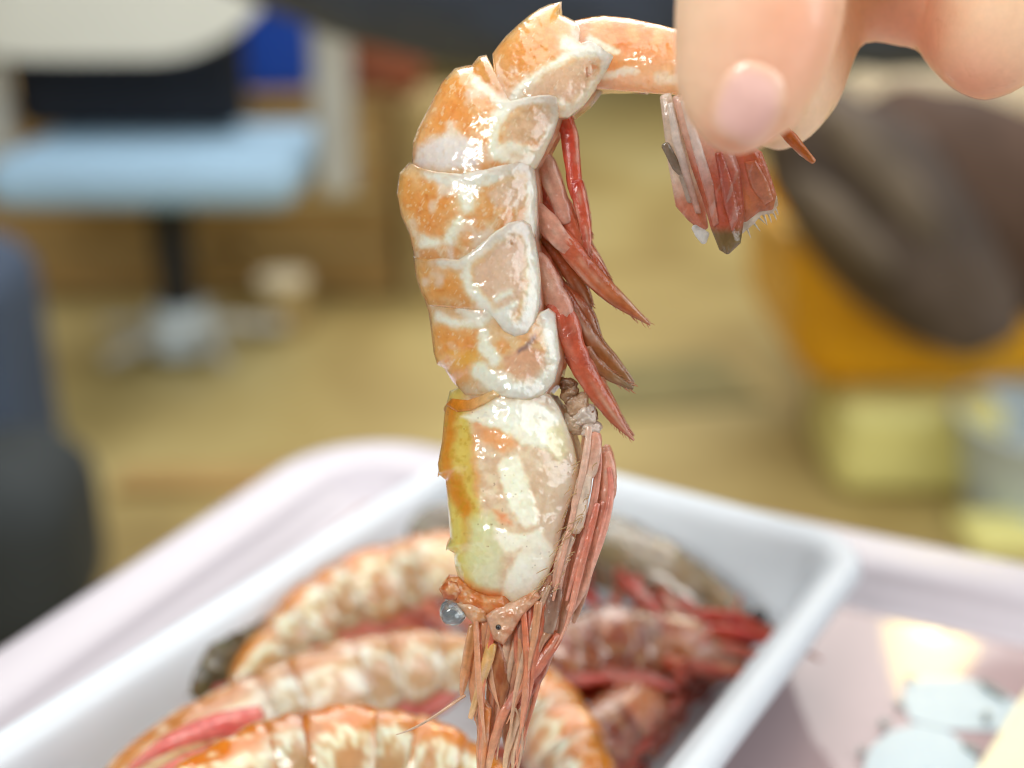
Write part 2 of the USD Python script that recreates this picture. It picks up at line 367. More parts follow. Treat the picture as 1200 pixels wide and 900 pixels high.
# yellow tub on a pale yellow box
q = T(1060, 560, 0.0)
yb = Thing('pale_yellow_box', (*q[:2], 0), 'pale yellow box on the floor under the yellow tub', 'box')
put('box_body', box((q[0], q[1] + 0.05, 0), (0.265, 0.26, 0.155), -0.05, 0.035), 'pale_yellow', yb)
put('box_foot', box((q[0] + 0.07, q[1] - 0.22, 0), (0.11, 0.1, 0.03), 0, 0.012), 'pale_yellow', yb)
tub_c = np.array([q[0] + 0.13, q[1] + 0.20, 0.0])
yt = Thing('yellow_tub', (*tub_c[:2], 0.157), 'deep yellow plastic tub with rounded corners holding a dark sack', 'tub')
put('tub_body', loft_dish(tub_c, np.array([1.0, 0, 0]), np.array([0, 1.0, 0]), 0.35, 0.25, 0.09, [(0.10, 0.157), (0.062, 0.164), (0.036, 0.186), (0.018, 0.225), (0.0, 0.405), (0.006, 0.405), (0.03, 0.225), (0.06, 0.185), (0.10, 0.172)]), 'yellow_tub', yt, smooth=50)
put('tub_rim', loft_dish(tub_c, np.array([1.0, 0, 0]), np.array([0, 1.0, 0]), 0.365, 0.265, 0.1, [(0.012, 0.392), (0.0, 0.395), (0.0, 0.416), (0.018, 0.416), (0.018, 0.404)]) if False else join(*[sweep(np.vstack([np.c_[round_ring(0.36, 0.26, 0.1, 0.0, 8), np.full(32, 0.41)], np.c_[round_ring(0.36, 0.26, 0.1, 0.0, 8)[:1], [[0.41]]]]) + tub_c, np.full(33, 0.013), np.full(33, 0.013), (0, 0, 1), 8)[:2]]), 'tub_rim', yt)
def lump(c, axes, rot, seed, amp=0.12, sub=4):
    m = trimesh.creation.icosphere(sub, 1.0); v = np.array(m.vertices)
    v = v * (1 + amp * (meshkit.fbm(v * 1.6 + 5, 3, seed) - 0.5)[:, None] * 2)
    v = v * np.asarray(axes); R = trimesh.transformations.euler_matrix(*rot)[:3, :3]
    return v @ R.T + np.asarray(c), np.array(m.faces)
sk = Thing('dark_sack', (tub_c[0], tub_c[1], 0.3), 'dark grey brown sack slumped over the front of the yellow tub', 'sack')
put('sack_body', lump(G(1040, 258, tub_c[1] - 0.27), (0.27, 0.10, 0.115), (0, 0.80, 0), 3), 'dark_sack', sk)
put('sack_fold', lump(G(990, 265, tub_c[1] - 0.372), (0.10, 0.02, 0.028), (0, 0.75, 0), 8), 'sack_fold', sk)
put('sack_fold', lump(G(1035, 205, tub_c[1] - 0.366), (0.13, 0.02, 0.03), (0, 0.8, 0), 9), 'sack_fold', sk)
s2 = Thing('brown_sack', (tub_c[0] + 0.1, tub_c[1] + 0.1, 0.3), 'dark brown sack heaped in the back of the yellow tub', 'sack')
put('sack_body', lump(G(1165, 240, tub_c[1] - 0.16), (0.26, 0.16, 0.14), (0, 0.6, 0.1), 5), 'brown_sack', s2)
wb = Thing('cream_box', (0.95, 2.6, 0), 'cream box behind the tub under the fingers', 'box')
put('box_body', box((0.92, 2.55, 0.49), (0.56, 0.3, 0.10), 0.0, 0.025), 'cream_box', wb)
put('stand', box((0.92, 2.55, 0.0), (0.40, 0.24, 0.489), 0.0, 0.01), 'chair_black', wb)
q = T(1200, 600, 0.0)
pb = Thing('pale_bucket', (*q[:2], 0), 'pale blue white bucket at the right edge beside the yellow box', 'bucket')
put('bucket_body', loft_dish(np.array([q[0] + 0.03, q[1] + 0.02, 0]), np.array([1.0, 0, 0]), np.array([0, 1.0, 0]), 0.14, 0.14, 0.14, [(0.03, 0.0), (0.0, 0.14), (0.0, 0.15), (0.006, 0.15), (0.034, 0.012)]), 'pale_blue', pb, smooth=50)
put('bucket_rim', join(sweep(np.array([[q[0] + 0.03 + 0.142 * math.cos(a), q[1] + 0.02 + 0.142 * math.sin(a), 0.15] for a in np.linspace(0, 2 * np.pi, 33)]), np.full(33, 0.007), np.full(33, 0.007), (0, 0, 1), 8)[:2]), 'pale_blue', pb)

q = T(335, 388, 0.0); jr = Thing('pale_tin', (*q[:2], 0), 'small pale tin on the floor right of the swivel chair foot', 'tin')
put('tin_body', cyl((q[0], q[1], 0), 0.055, 0.055, 0.11), 'tan_card', jr); put('tin_lid', cyl((q[0], q[1], 0.1105), 0.057, 0.055, 0.014), 'cream_box', jr)
q = T(272, 330, 0.0); jr = Thing('white_bottle', (*q[:2], 0), 'white bottle on the floor before the wooden crate', 'bottle')
put('bottle_body', cyl((q[0], q[1], 0), 0.04, 0.04, 0.14), 'chair_white', jr); put('bottle_neck', cyl((q[0], q[1], 0.1405), 0.035, 0.014, 0.05), 'chair_white', jr)
q = T(770, 452, 0.0); mt = put('floor_mat', box((q[0], q[1], 0.001), (0.34, 0.26, 0.008), 0.2, 0.003), 'floor_mat', smooth=30, label='dull olive mat on the floor between prawn and yellow box', category='mat')
# warm pendant lamp whose mirror image lies on the tray's floor
m_at = T(1090, 752, TF); ray = m_at - EYE; ray /= np.linalg.norm(ray); refl = ray * [1, 1, -1]
lp = m_at + refl * 1.5
la = Thing('pendant_lamp', lp, 'warm glowing pendant lamp mirrored in the pink tray floor', 'lamp')
put('lamp_bulb', trimesh.creation.icosphere(3, 0.026).apply_translation(lp + [0, 0, -0.01]), 'lamp_glow', la)
put('lamp_shade', loft_dish(lp, np.array([1.0, 0, 0]), np.array([0, 1.0, 0]), 0.056, 0.056, 0.056, [(0.0, -0.025), (0.030, 0.075), (0.034, 0.075), (0.005, -0.025)]), 'lamp_shade_glow', la, smooth=50)
put('lamp_cord', cyl(lp + [0, 0, 0.076], 0.003, 0.003, 1.2, 8), 'chair_black', la)

# ------------------------------------------------------------------ colours of a prawn
ORANGE, DEEP = lin((230, 150, 80)), lin((212, 116, 50))
PALE, BEIGE, WHITE = lin((232, 204, 168)), lin((218, 184, 158)), lin((254, 244, 216))
PINK, RED, SALMON = lin((230, 150, 130)), lin((206, 58, 40)), lin((222, 110, 84))
BROWN, OLIVE, GREY = lin((130, 74, 40)), lin((120, 108, 78)), lin((70, 70, 66))

# ------------------------------------------------------------------ prawns lying in the foam tray
def blade(pts, w, th, hint, n=14, sides=8):
    return sweep(pts, np.asarray(th), np.asarray(w), hint, sides, n)
def ring_shell(pts, dor, lat, rd, rl, rv, th_max, nt=36):
    """Rings from theta = -th_max to th_max, theta 0 at the back; closed below by a straight belly."""
    th = np.linspace(-th_max, th_max, nt)
    out = []
    for p, d, l, a, b, c_ in zip(pts, dor, lat, rd, rl, rv):
        cs = np.cos(th); out.append(p + d * (np.where(cs > 0, a, c_) * cs)[:, None] + l * (b * np.sin(th))[:, None])
    return np.array(out), th
def inb(p, h):
    """Keeps a limb's joint inside the foam tray."""
    p[2] = max(p[2], FLOOR + h); e = np.dot(p - fc, V); lim = FW / 2 - 0.016
    if e > lim: p -= V * (e - lim); p[2] += 0.3 * (e - lim)
def pile_prawn(label, spine, hint, size, pal, seed, roll=0.0, legs=(0.0, 0.0, -1.0), fan=True, antenna=None, ant_cols=RED):
    r = np.random.default_rng(seed)
    pts = np.array(spine, float)
    N = 132; c = resample(pts, N)
    tn, dor, lat = frames(c, hint)
    s = np.linspace(0, 1, N); R = size
    rad = R * np.interp(s, [0, 0.06, 0.2, 0.36, 0.5, 0.7, 0.86, 1.0], [0.40, 0.62, 0.95, 1.06, 1.02, 0.90, 0.66, 0.45])
    base = c.mean(0); base[2] = c[:, 2].min() - R
    t = Thing('prawn', base, label, 'prawn', None)
    length = np.linalg.norm(np.diff(c, axis=0), axis=1).sum()
    cuts = [(0.0, 0.385, 'carapace'), (0.36, 0.475, 'shell_segment'), (0.44, 0.60, 'shell_segment'), (0.565, 0.69, 'shell_segment'), (0.665, 0.78, 'shell_segment'), (0.755, 0.87, 'shell_segment'), (0.845, 1.0, 'shell_segment')]
    for k, (a, b, nm) in enumerate(cuts):
        n = 26 if k == 0 else 13
        x = np.linspace(a, b, n); u = np.linspace(0, 1, n)
        def ip(q): return np.array([np.interp(x, s, q[:, j]) for j in range(3)]).T
        P_, D_, L_ = ip(c), ip(dor), ip(lat); rr = np.interp(x, s, rad) * (1 + 0.06 * (k % 2 == 0) + 0.05 * np.sin(np.pi * u))
        rr[-1] *= 0.93; rr[0] *= 0.95
        lob = (0.75 + 0.45 * np.sin(np.pi * np.clip(u, 0, 1)) ** 0.6) if 0 < k < 6 else np.full(n, 0.95)
        ring, th = ring_shell(P_, D_, L_, rr * 1.02, rr * 0.86, rr * lob, 2.55)
        g = ring.reshape(-1, 3); nt = len(th)
        nz = meshkit.fbm(g * 260 + seed, 3, seed); g = g + (g - np.repeat(P_, nt, 0)) * ((nz - 0.5) * 0.24)[:, None]
        f = []
        for i in range(n - 1):
            for j in range(nt):
                kk = (j + 1) % nt
                f += [[i * nt + j, i * nt + kk, (i + 1) * nt + kk], [i * nt + j, (i + 1) * nt + kk, (i + 1) * nt + j]]
        g = np.vstack([g, g[:nt].mean(0), g[(n - 1) * nt:n * nt].mean(0)])
        for j in range(nt):
            kk = (j + 1) % nt
            f += [[n * nt, kk, j], [n * nt + 1, (n - 1) * nt + j, (n - 1) * nt + kk]]
        v, f = fix(g, np.array(f))
        uu = np.r_[np.repeat(u, nt), 0, 1]; tt = np.abs(np.r_[np.tile(th, n), 0, 0])
        nzc = meshkit.fbm(v * 260 + 9 * seed, 4, seed + 3); nf = meshkit.fbm(v * 900, 2, seed)
        tt2 = tt + (nzc - 0.5) * 0.9; u2 = uu + (meshkit.fbm(v * 260 + 3, 3, seed + 8) - 0.5) * 0.7
        col = mixc(pal['back'], pal['side'], sm(0.4, 1.5, tt2 + 0.9 * (nf - 0.5)))
        col = mixc(col, pal['spot'], sm(0.52, 0.72, nzc) * 0.7)
        if k == 0:
            w = np.maximum(np.exp(-((tt2 - 1.5 + 0.5 * u2) / 0.16) ** 2), sm(0.6, 0.72, nf + 0.25 * sm(1.0, 2.0, tt2)) * 0.8)
            w = np.maximum(w, np.exp(-((u2 - 0.93) / 0.05) ** 2) * sm(0.6, 1.1, tt2))
        else:
            ru = np.abs(u2 - 0.5) / 0.40; rt = np.abs(tt2 - 1.55) / 0.62
            rr_ = (ru ** 3 + rt ** 3) ** (1 / 3)
            w = np.exp(-((rr_ - 0.95) / 0.11) ** 2)
            w = np.maximum(w, np.exp(-((u2 - 0.97) / 0.05) ** 2) * sm(0.3, 0.7, tt2) * 0.5)
            w = np.maximum(w, np.exp(-((tt2 - (0.8 + 1.15 * np.abs(2 * u2 - 1))) / 0.14) ** 2) * 0.95)
            col = mixc(col, pal['patch'] if 'patch' in pal else pal['side'], (1 - sm(0.6, 0.85, rr_)) * 0.7)
        col = mixc(col, pal['line'], np.clip(w, 0, 1) * pal.get('lines', 0.9))
        put(nm, (v, f), 'wet_shell', t, tint=col)
    # rostrum, eyes
    L0 = length
    tip = c[0] - tn[0] * 0.16 * L0 + dor[0] * R * 0.75
    v, f, u = sweep([c[6] + dor[6] * rad[6] * 0.8, c[0] + dor[0] * R * 0.55 - tn[0] * 0.03 * L0, tip], np.array([0.10, 0.13, 0.02]) * R * 1.6, np.array([0.05, 0.04, 0.01]) * R * 1.6, dor[0], 8, 12)
    put('rostrum', (v, f), 'wet_limb', t, tint=mixc(pal['back'], RED, u * 0.7))
    for sd in (-1, 1):
        e = c[0] - tn[0] * 0.012 * L0 + dor[0] * R * 0.34 + lat[0] * sd * R * 0.42
        put('eye', trimesh.creation.icosphere(3, R * 0.24).apply_translation(e), 'dark_eye', t, smooth=True)
        v, f, u = sweep([e - lat[0] * sd * R * 0.3 + tn[0] * R * 0.2, e], np.full(2, R * 0.16), np.full(2, R * 0.16), dor[0], 8, 4)
        put('eye_stalk', (v, f), 'wet_limb', t, tint=pal['limb'])
    ld = np.array(legs, float)
    for i in range(5):
        for sd in (-1, 1):
            k = int(N * (0.10 + 0.05 * i)); b0 = c[k] - dor[k] * rad[k] * 0.72 + lat[k] * sd * rad[k] * 0.3
            l = R * r.uniform(2.2, 3.3); q = ld + r.normal(0, 0.16, 3)
            dirn = (-tn[k] * (0.75 - 0.2 * i) - dor[k] * 0.45 + lat[k] * sd * 0.25 + q)
            dirn /= np.linalg.norm(dirn); bend = -tn[k] * 0.7 - dor[k] * 0.3 + q * 0.4
            p1 = b0 + dirn * l * 0.5; p2 = p1 + (dirn * 0.4 + bend) * l * 0.42
            p3 = p2 + (bend * 0.9 + r.normal(0, .2, 3)) * l * 0.3
            for p in (p1, p2, p3): inb(p, 0.0015)
            ra = R * np.array([0.19, 0.18, 0.15, 0.11, 0.03])
            v, f, u = sweep([b0, p1, p2, p3], ra, ra * 0.8, dor[k], 8, 18)
            lw = meshkit.fbm(v * 420, 3, seed + i)
            lc = mixc(mixc(pal['limb'], pal['limb2'], sm(0.2, 0.8, u) * r.uniform(0.1, 1)), lin((232, 200, 170)), sm(0.5, 0.75, lw) * 0.6)
            put('walking_leg', (v, f), 'wet_limb', t, tint=mixc(lc, pal['back'], (1 - sm(0.3, 0.45, lw)) * 0.7))
    for i in range(5):
        for sd in (-1, 1):
            k = int(N * (0.44 + 0.095 * i)); b0 = c[k] - dor[k] * rad[k] * 0.75 + lat[k] * sd * rad[k] * 0.4
            l = R * r.uniform(1.3, 1.7)
            dirn = -tn[k] * 0.8 - dor[k] * 0.55 + lat[k] * sd * 0.2 + ld * 0.25 + r.normal(0, .1, 3); dirn /= np.linalg.norm(dirn)
            p1 = b0 + dirn * l * 0.5; p2 = b0 + dirn * l - tn[k] * l * 0.25
            for p in (p1, p2): inb(p, 0.0012)
            v, f, u = blade([b0, p1, p2], R * np.array([0.2, 0.26, 0.2, 0.04]), R * np.array([0.12, 0.08, 0.05, 0.02]), lat[k], 12)
            put('swimmeret', (v, f), 'wet_limb', t, tint=mixc(pal['limb'], pal['limb2'], sm(0.3, 0.9, u)))
    for sd in (-1, 1):
        e = c[0] - tn[0] * 0.01 * L0 + lat[0] * sd * R * 0.3 - dor[0] * R * 0.1
        p = [e, e - tn[0] * R * 0.9 + lat[0] * sd * R * 0.25 + ld * R * 0.2, e - tn[0] * R * 1.9 + lat[0] * sd * R * 0.35 + ld * R * 0.5]
        for x in p: inb(x, 0.001)
        v, f, u = blade(p, R * np.array([0.22, 0.30, 0.05]), R * np.array([0.10, 0.07, 0.02]), dor[0], 10)
        put('antennal_scale', (v, f), 'wet_limb', t, tint=mixc(pal['limb'], ant_cols, 0.5 + 0.3 * u))
        p = [e, e - tn[0] * R * 1.2 + dor[0] * R * 0.15, e - tn[0] * R * 2.3 + lat[0] * sd * R * 0.6 + ld * R * 0.3]
        for x in p: inb(x, 0.001)
        v, f, u = sweep(p, R * np.array([0.11, 0.08, 0.03]), R * np.array([0.11, 0.08, 0.03]), dor[0], 6, 14)
        put('antennule', (v, f), 'wet_limb', t, tint=mixc(ant_cols, SALMON, u))
    if antenna is not None:
        v, f, u = sweep(antenna, np.array([0.0007, 0.0005, 0.0002]), np.array([0.0007, 0.0005, 0.0002]), (0.3, 0.2, 1), 6, 24)
        put('antenna', (v, f), 'wet_limb', t, tint=mixc(pal['limb'], GREY, 0.6 * np.ones(len(v))))
    if fan:
        e = c[-1]
        for a, l_, w_ in ((-0.55, 1.9, 0.42), (-0.28, 2.0, 0.42), (0.0, 1.8, 0.3), (0.28, 2.0, 0.42), (0.55, 1.9, 0.42)):
            dr = tn[-1] * math.cos(a) + lat[-1] * math.sin(a)
            p = [e + tn[-1] * -R * 0.1, e + dr * R * l_ * 0.5, e + dr * R * l_ - dor[-1] * R * 0.1]
            for x in p: inb(x, 0.0012)
            v, f, u = blade(p, R * np.array([0.15, w_, w_ * 0.9, 0.08]), R * np.array([0.2, 0.08, 0.05, 0.02]), dor[-1], 10)
            put('tail_fin', (v, f), 'wet_limb', t, tint=mixc(pal['side'], pal['limb2'], sm(0.2, 0.9, u)))
    return t
def S(px, py, h):
    return T(px, py, FLOOR + h)
TAN = dict(back=lin((214, 126, 42)), side=lin((206, 156, 104)), spot=lin((176, 108, 58)), line=lin((246, 240, 206)), patch=lin((196, 160, 126)), limb=lin((216, 120, 96)), limb2=lin((196, 74, 60)), lines=0.95)
ROSE = dict(back=lin((182, 130, 82)), side=lin((206, 174, 138)), spot=lin((176, 118, 84)), line=lin((244, 238, 216)), patch=lin((200, 168, 140)), limb=lin((222, 116, 104)), limb2=lin((190, 66, 56)), lines=0.8)
DARK = dict(back=lin((72, 64, 46)), side=lin((104, 90, 66)), spot=lin((52, 48, 38)), line=lin((140, 128, 96)), patch=lin((92, 78, 58)), limb=lin((200, 66, 46)), limb2=lin((214, 40, 24)), lines=0.45)
RUST = dict(back=lin((96, 58, 40)), side=lin((136, 70, 48)), spot=lin((74, 46, 36)), line=lin((196, 150, 110)), patch=lin((118, 64, 48)), limb=lin((190, 84, 58)), limb2=lin((206, 54, 34)), lines=0.5)
for pal_ in (TAN, ROSE):
    for k_ in ('back', 'side', 'spot', 'patch'): pal_[k_] = pal_[k_] * np.array([0.86, 0.78, 0.66])
R0 = 0.0074
TO_CAM = -FWD
dark = pile_prawn('mottled dark olive prawn lying furthest back in the foam tray, head right',
    [S(872, 738, 0.010), S(806, 694, 0.013), S(724, 652, 0.015), S(620, 618, 0.015), S(520, 620, 0.014), S(430, 640, 0.012)], np.array([0.3, 0.95, 0.25]), R0 * 1.05, DARK, 11, legs=(0.2, -0.5, 0.1), ant_cols=RED, fan=False)
pile_prawn('orange prawn with white V marks arching behind the pale pink prawn',
    [S(625, 655, 0.015), S(535, 664, 0.017), S(448, 684, 0.017), S(378, 716, 0.016), S(325, 758, 0.014), S(280, 808, 0.010)], np.array([-0.25, 0.6, 0.9]), R0 * 0.95, TAN, 12, legs=(-0.3, -1.0, 0.2))
pile_prawn('rust red prawn with tangled legs at the right of the pile',
    [S(868, 772, 0.010), S(800, 766, 0.012), S(720, 758, 0.014), S(640, 774, 0.014), S(580, 810, 0.010)], np.array([0.1, 0.85, 0.45]), R0 * 0.98, RUST, 13, legs=(0.2, -0.9, 0.1), antenna=[S(865, 790, 0.008), S(850, 830, 0.006), S(800, 900, 0.004)], fan=False)
pile_prawn('small dark grey prawn lying along the left wall of the foam tray',
    [S(395, 680, 0.010), S(325, 712, 0.013), S(268, 752, 0.014), S(216, 800, 0.013), S(165, 850, 0.010)], np.array([-0.5, 0.5, 0.7]), R0 * 0.85, dict(DARK, back=lin((48, 48, 46)), side=lin((96, 88, 52))), 17, legs=(0.3, -0.2, -0.3), fan=False)
rose = pile_prawn('pale pink prawn lying across the middle of the foam tray behind the front prawn',
    [S(112, 945, 0.013), S(212, 888, 0.016), S(322, 836, 0.018), S(432, 794, 0.019), S(540, 780, 0.018), S(625, 806, 0.014)], np.array([-0.1, 0.45, 0.9]), R0 * 0.95, ROSE, 14, legs=(0.2, -1.0, 0.3))
pile_prawn('orange and white netted prawn at the very front of the foam tray',
    [S(140, 1010, 0.019), S(240, 948, 0.023), S(345, 900, 0.026), S(455, 888, 0.026), S(556, 922, 0.022), S(620, 985, 0.016)], np.array([-0.05, 0.55, 0.85]), R0 * 0.98, TAN, 15, legs=(-0.2, -0.3, -0.3))
pile_prawn('reddish prawn end with orange back below the held prawn head',
    [S(600, 800, 0.011), S(640, 845, 0.013), S(675, 900, 0.013), S(690, 960, 0.011), S(680, 1010, 0.008)], np.array([0.5, 0.3, 0.8]), R0 * 0.9, dict(TAN, side=lin((218, 134, 106))), 16, legs=(0.8, -0.2, -0.3), fan=False)

for pix, cc in (([(800, 742, 0.016), (862, 742, 0.016), (926, 762, 0.011)], RED), ([(806, 756, 0.015), (868, 764, 0.013), (918, 776, 0.010)], SALMON), ([(815, 722, 0.017), (876, 730, 0.015), (912, 748, 0.012)], RED), ([(780, 776, 0.016), (846, 786, 0.013), (905, 788, 0.009)], lin((190, 80, 56)))):
    v, f, u = sweep([S(*q_) for q_ in pix], np.array([1.5, 1.5, 0.4]) * 1e-3, np.array([1.3, 1.3, 0.4]) * 1e-3, (0, 0, 1), 8, 16)
    put('antennal_scale', fix(v, f), 'wet_limb', dark, tint=mixc(cc, lin((240, 170, 130)), sm(0.5, 0.8, meshkit.fbm(v * 400, 3, 2)) * 0.7))
pile_prawn('small brownish red prawn low between the held prawn head and the right tray wall',
    [S(778, 816, 0.008), S(742, 838, 0.010), S(700, 872, 0.011), S(672, 920, 0.010), S(655, 980, 0.008)], np.array([-0.6, 0.4, 0.6]), R0 * 0.72, dict(RUST, back=lin((150, 84, 46)), side=lin((168, 84, 62))), 19, legs=(0.6, -0.6, 0.1), fan=False)
for pix in ([(305, 838, 0.028), (250, 848, 0.027), (185, 872, 0.022)], [(310, 862, 0.028), (262, 878, 0.027), (200, 900, 0.023)], [(290, 850, 0.026), (220, 862, 0.026), (150, 905, 0.02)], [(300, 880, 0.029), (230, 890, 0.027), (160, 925, 0.022)]):
    v, f, u = sweep([S(*q_) for q_ in pix], np.array([1.5, 1.6, 1.2, 0.5]) * 1e-3, np.array([1.5, 1.6, 1.2, 0.5]) * 1e-3, (0, 0, 1), 8, 18)
    put('walking_leg', fix(v, f), 'wet_limb', rose, tint=mixc(lin((255, 160, 150)), lin((244, 110, 108)), sm(0.3, 0.8, meshkit.fbm(v * 400, 3, 2))))

# ------------------------------------------------------------------ the prawn held up by its tail
def W(p, z=0.0):
    """Photo pixel + height towards the camera (in the same pixels) on the plane of the held prawn."""
    p = np.asarray(p, float); z = np.broadcast_to(z, p.shape[:-1])
    k = K * (1 - np.maximum(z, 0)[..., None] * K / D0)          # a bulge towards the lens keeps its outline
    return EYE + FWD * D0 + ((p[..., :1] - 600) * k) * RIGHT - ((p[..., 1:2] - 450) * k) * UP - (z[..., None] * K) * FWD
SEG = {
 6: [(672, 24), (690, 20), (707, 18), (737, 21), (770, 28), (803, 36), (835, 46), (850, 80), (835, 114), (803, 112), (767, 110), (730, 107), (700, 104), (684, 95), (672, 60)],
 5: [(577, 63), (584, 53), (593, 42), (607, 29), (620, 18), (632, 10), (643, 5), (657, 2), (655, 16), (665, 20), (678, 27), (682, 38), (679, 50), (692, 46), (710, 58), (723, 65), (714, 80), (697, 107), (684, 124), (666, 138), (655, 139), (640, 130), (610, 130), (590, 125), (580, 95)],
 4: [(570, 64), (580, 84), (590, 104), (597, 117), (620, 112), (643, 110), (654, 113), (656, 135), (648, 160), (638, 180), (629, 197), (605, 208), (570, 214), (520, 214), (486, 200), (483, 190), (484, 167), (490, 150), (502, 127), (517, 97), (533, 80), (545, 77), (553, 76), (561, 66)],
 3: [(480, 190), (490, 195), (510, 200), (540, 203), (570, 197), (603, 188), (620, 188), (627, 200), (630, 225), (630, 250), (628, 278), (600, 292), (580, 300), (557, 310), (537, 318), (515, 318), (487, 312), (484, 295), (480, 275), (470, 253), (465, 227), (468, 203)],
 2: [(484, 300), (500, 303), (518, 302), (537, 304), (557, 291), (580, 271), (595, 261), (612, 257), (622, 263), (628, 284), (631, 300), (634, 327), (633, 357), (628, 377), (618, 391), (603, 395), (590, 388), (580, 375), (568, 364), (535, 362), (502, 358), (493, 343), (487, 323)],
 1: [(497, 350), (535, 352), (568, 350), (600, 372), (625, 372), (633, 366), (643, 361), (651, 367), (653, 387), (657, 420), (650, 448), (637, 463), (620, 469), (597, 467), (580, 461), (560, 464), (545, 463), (530, 447), (520, 431), (512, 427), (508, 413), (505, 387), (502, 365)],
 0: [(527, 458), (545, 452), (575, 452), (600, 455), (625, 458), (645, 462), (655, 476), (664, 498), (672, 520), (678, 548), (674, 572), (664, 602), (657, 627), (652, 650), (643, 673), (628, 698), (606, 718), (590, 708), (570, 704), (550, 697), (540, 688), (537, 677), (533, 663), (532, 648), (523, 643), (528, 632), (525, 597), (522, 562), (514, 556), (513, 544), (518, 517), (521, 482)],
}
OFF = {6: 0.0, 5: 1.6, 4: 3.4, 3: 5.2, 2: 7.6, 1: 5.4, 0: 3.2}
def rounded(pts):
    return Polygon(pts).buffer(1.6).buffer(-1.6)
POLY = {k: rounded(v) for k, v in SEG.items()}
body = unary_union([p.buffer(1.0) for p in POLY.values()]).buffer(-1.0)
belly = unary_union([shapely.affinity.translate(POLY[k], dx, dy) for k, dx, dy in ((0, 16, 0), (1, 24, 0), (2, 24, 0), (3, 24, 0), (4, 18, 14), (5, 10, 18), (6, 0, 6))])
full = unary_union([body, belly]).buffer(6).buffer(-6)
X0, Y0, NX, NY = 420, -30, 470, 800
gx, gy = np.meshgrid(np.arange(NX) + X0, np.arange(NY) + Y0)
inside = shapely.contains_xy(full, gx.ravel(), gy.ravel()).reshape(NY, NX)
edt = ndimage.distance_transform_edt(inside)
core = ndimage.gaussian_filter(ndimage.maximum_filter(edt, 90), 30)
rel = np.clip(edt / np.maximum(core, 20), 0, 1)
ZB = ndimage.gaussian_filter(core * 0.82 * np.sqrt(np.maximum(1 - (1 - rel) ** 2, 0)), 2.2)
def zbody(p):
    return ndimage.map_coordinates(ZB, [p[:, 1] - Y0, p[:, 0] - X0], order=1, mode='nearest')
def dist_line(p, line):
    line = np.asarray(line, float); d = np.full(len(p), 1e9)
    for a, b in zip(line[:-1], line[1:]):
        ab = b - a; t = np.clip(((p - a) @ ab) / (ab @ ab), 0, 1); d = np.minimum(d, np.linalg.norm(p - a - t[:, None] * ab, axis=1))
    return d
def stroke(p, line, w, soft=2.5):
    return 1 - sm(w / 2 - soft * 0.5, w / 2 + soft, dist_line(p, line))
def blob(p, poly, soft=4.0):
    pg = Polygon(poly).buffer(0); d = shapely.distance(pg.exterior, shapely.points(p)); d = np.where(shapely.contains_xy(pg, p[:, 0], p[:, 1]), d, -d)
    return sm(-soft, soft, d)
def n2(p, scale, seed, oc=3):
    return meshkit.fbm(np.c_[p / scale, np.full(len(p), seed * 7.3)], oc, seed)
def warp(p):
    return p + 9.0 * np.c_[n2(p, 17, 1) - 0.5, n2(p, 17, 2) - 0.5] + 5.0 * np.c_[n2(p, 6, 11, 2) - 0.5, n2(p, 6, 12, 2) - 0.5]
def mesh2d(poly, step=1.5):
    ring = np.array(shapely.segmentize(poly.exterior, step * 0.9).coords)[:-1]
    x0, y0, x1, y1 = poly.bounds
    xs, ys = np.meshgrid(np.arange(x0, x1, step), np.arange(y0, y1, step * 0.866)); xs = xs + (np.arange(len(xs)) % 2)[:, None] * step / 2
    g = np.c_[xs.ravel(), ys.ravel()]; g = g[shapely.contains_xy(poly.buffer(-step * 0.6), g[:, 0], g[:, 1])]
    p = np.vstack([ring, g]); tri = Delaunay(p).simplices; c = p[tri].mean(1)
    return p, tri[shapely.contains_xy(poly, c[:, 0], c[:, 1])], len(ring)
HELD = Thing('prawn', W((600, 720)), 'large orange and white prawn held up by its tail above the tray', 'prawn')
def slab(name, poly, zfun, colour, thing, mat_='wet_shell', step=1.5, back=None, label=None):
    """A closed solid: front face at height zfun(p), back face mirrored (or at height back)."""
    p, tri, e = mesh2d(poly, step); d = shapely.distance(poly.exterior, shapely.points(p))
    zf = zfun(p, d); zb = -zf if back is None else back(p, d, zf)
    m = len(p); f = [*tri.tolist(), *(tri[:, ::-1] + m).tolist()]
    for i in range(e):
        j = (i + 1) % e; f += [[i, j, m + j], [i, m + j, m + i]]
    v, f = fix(np.vstack([W(p, zf), W(p, zb)]), np.array(f))
    col = colour(p, d); return put(name, (v, f), mat_, thing, tint=np.vstack([col, col]), label=label)
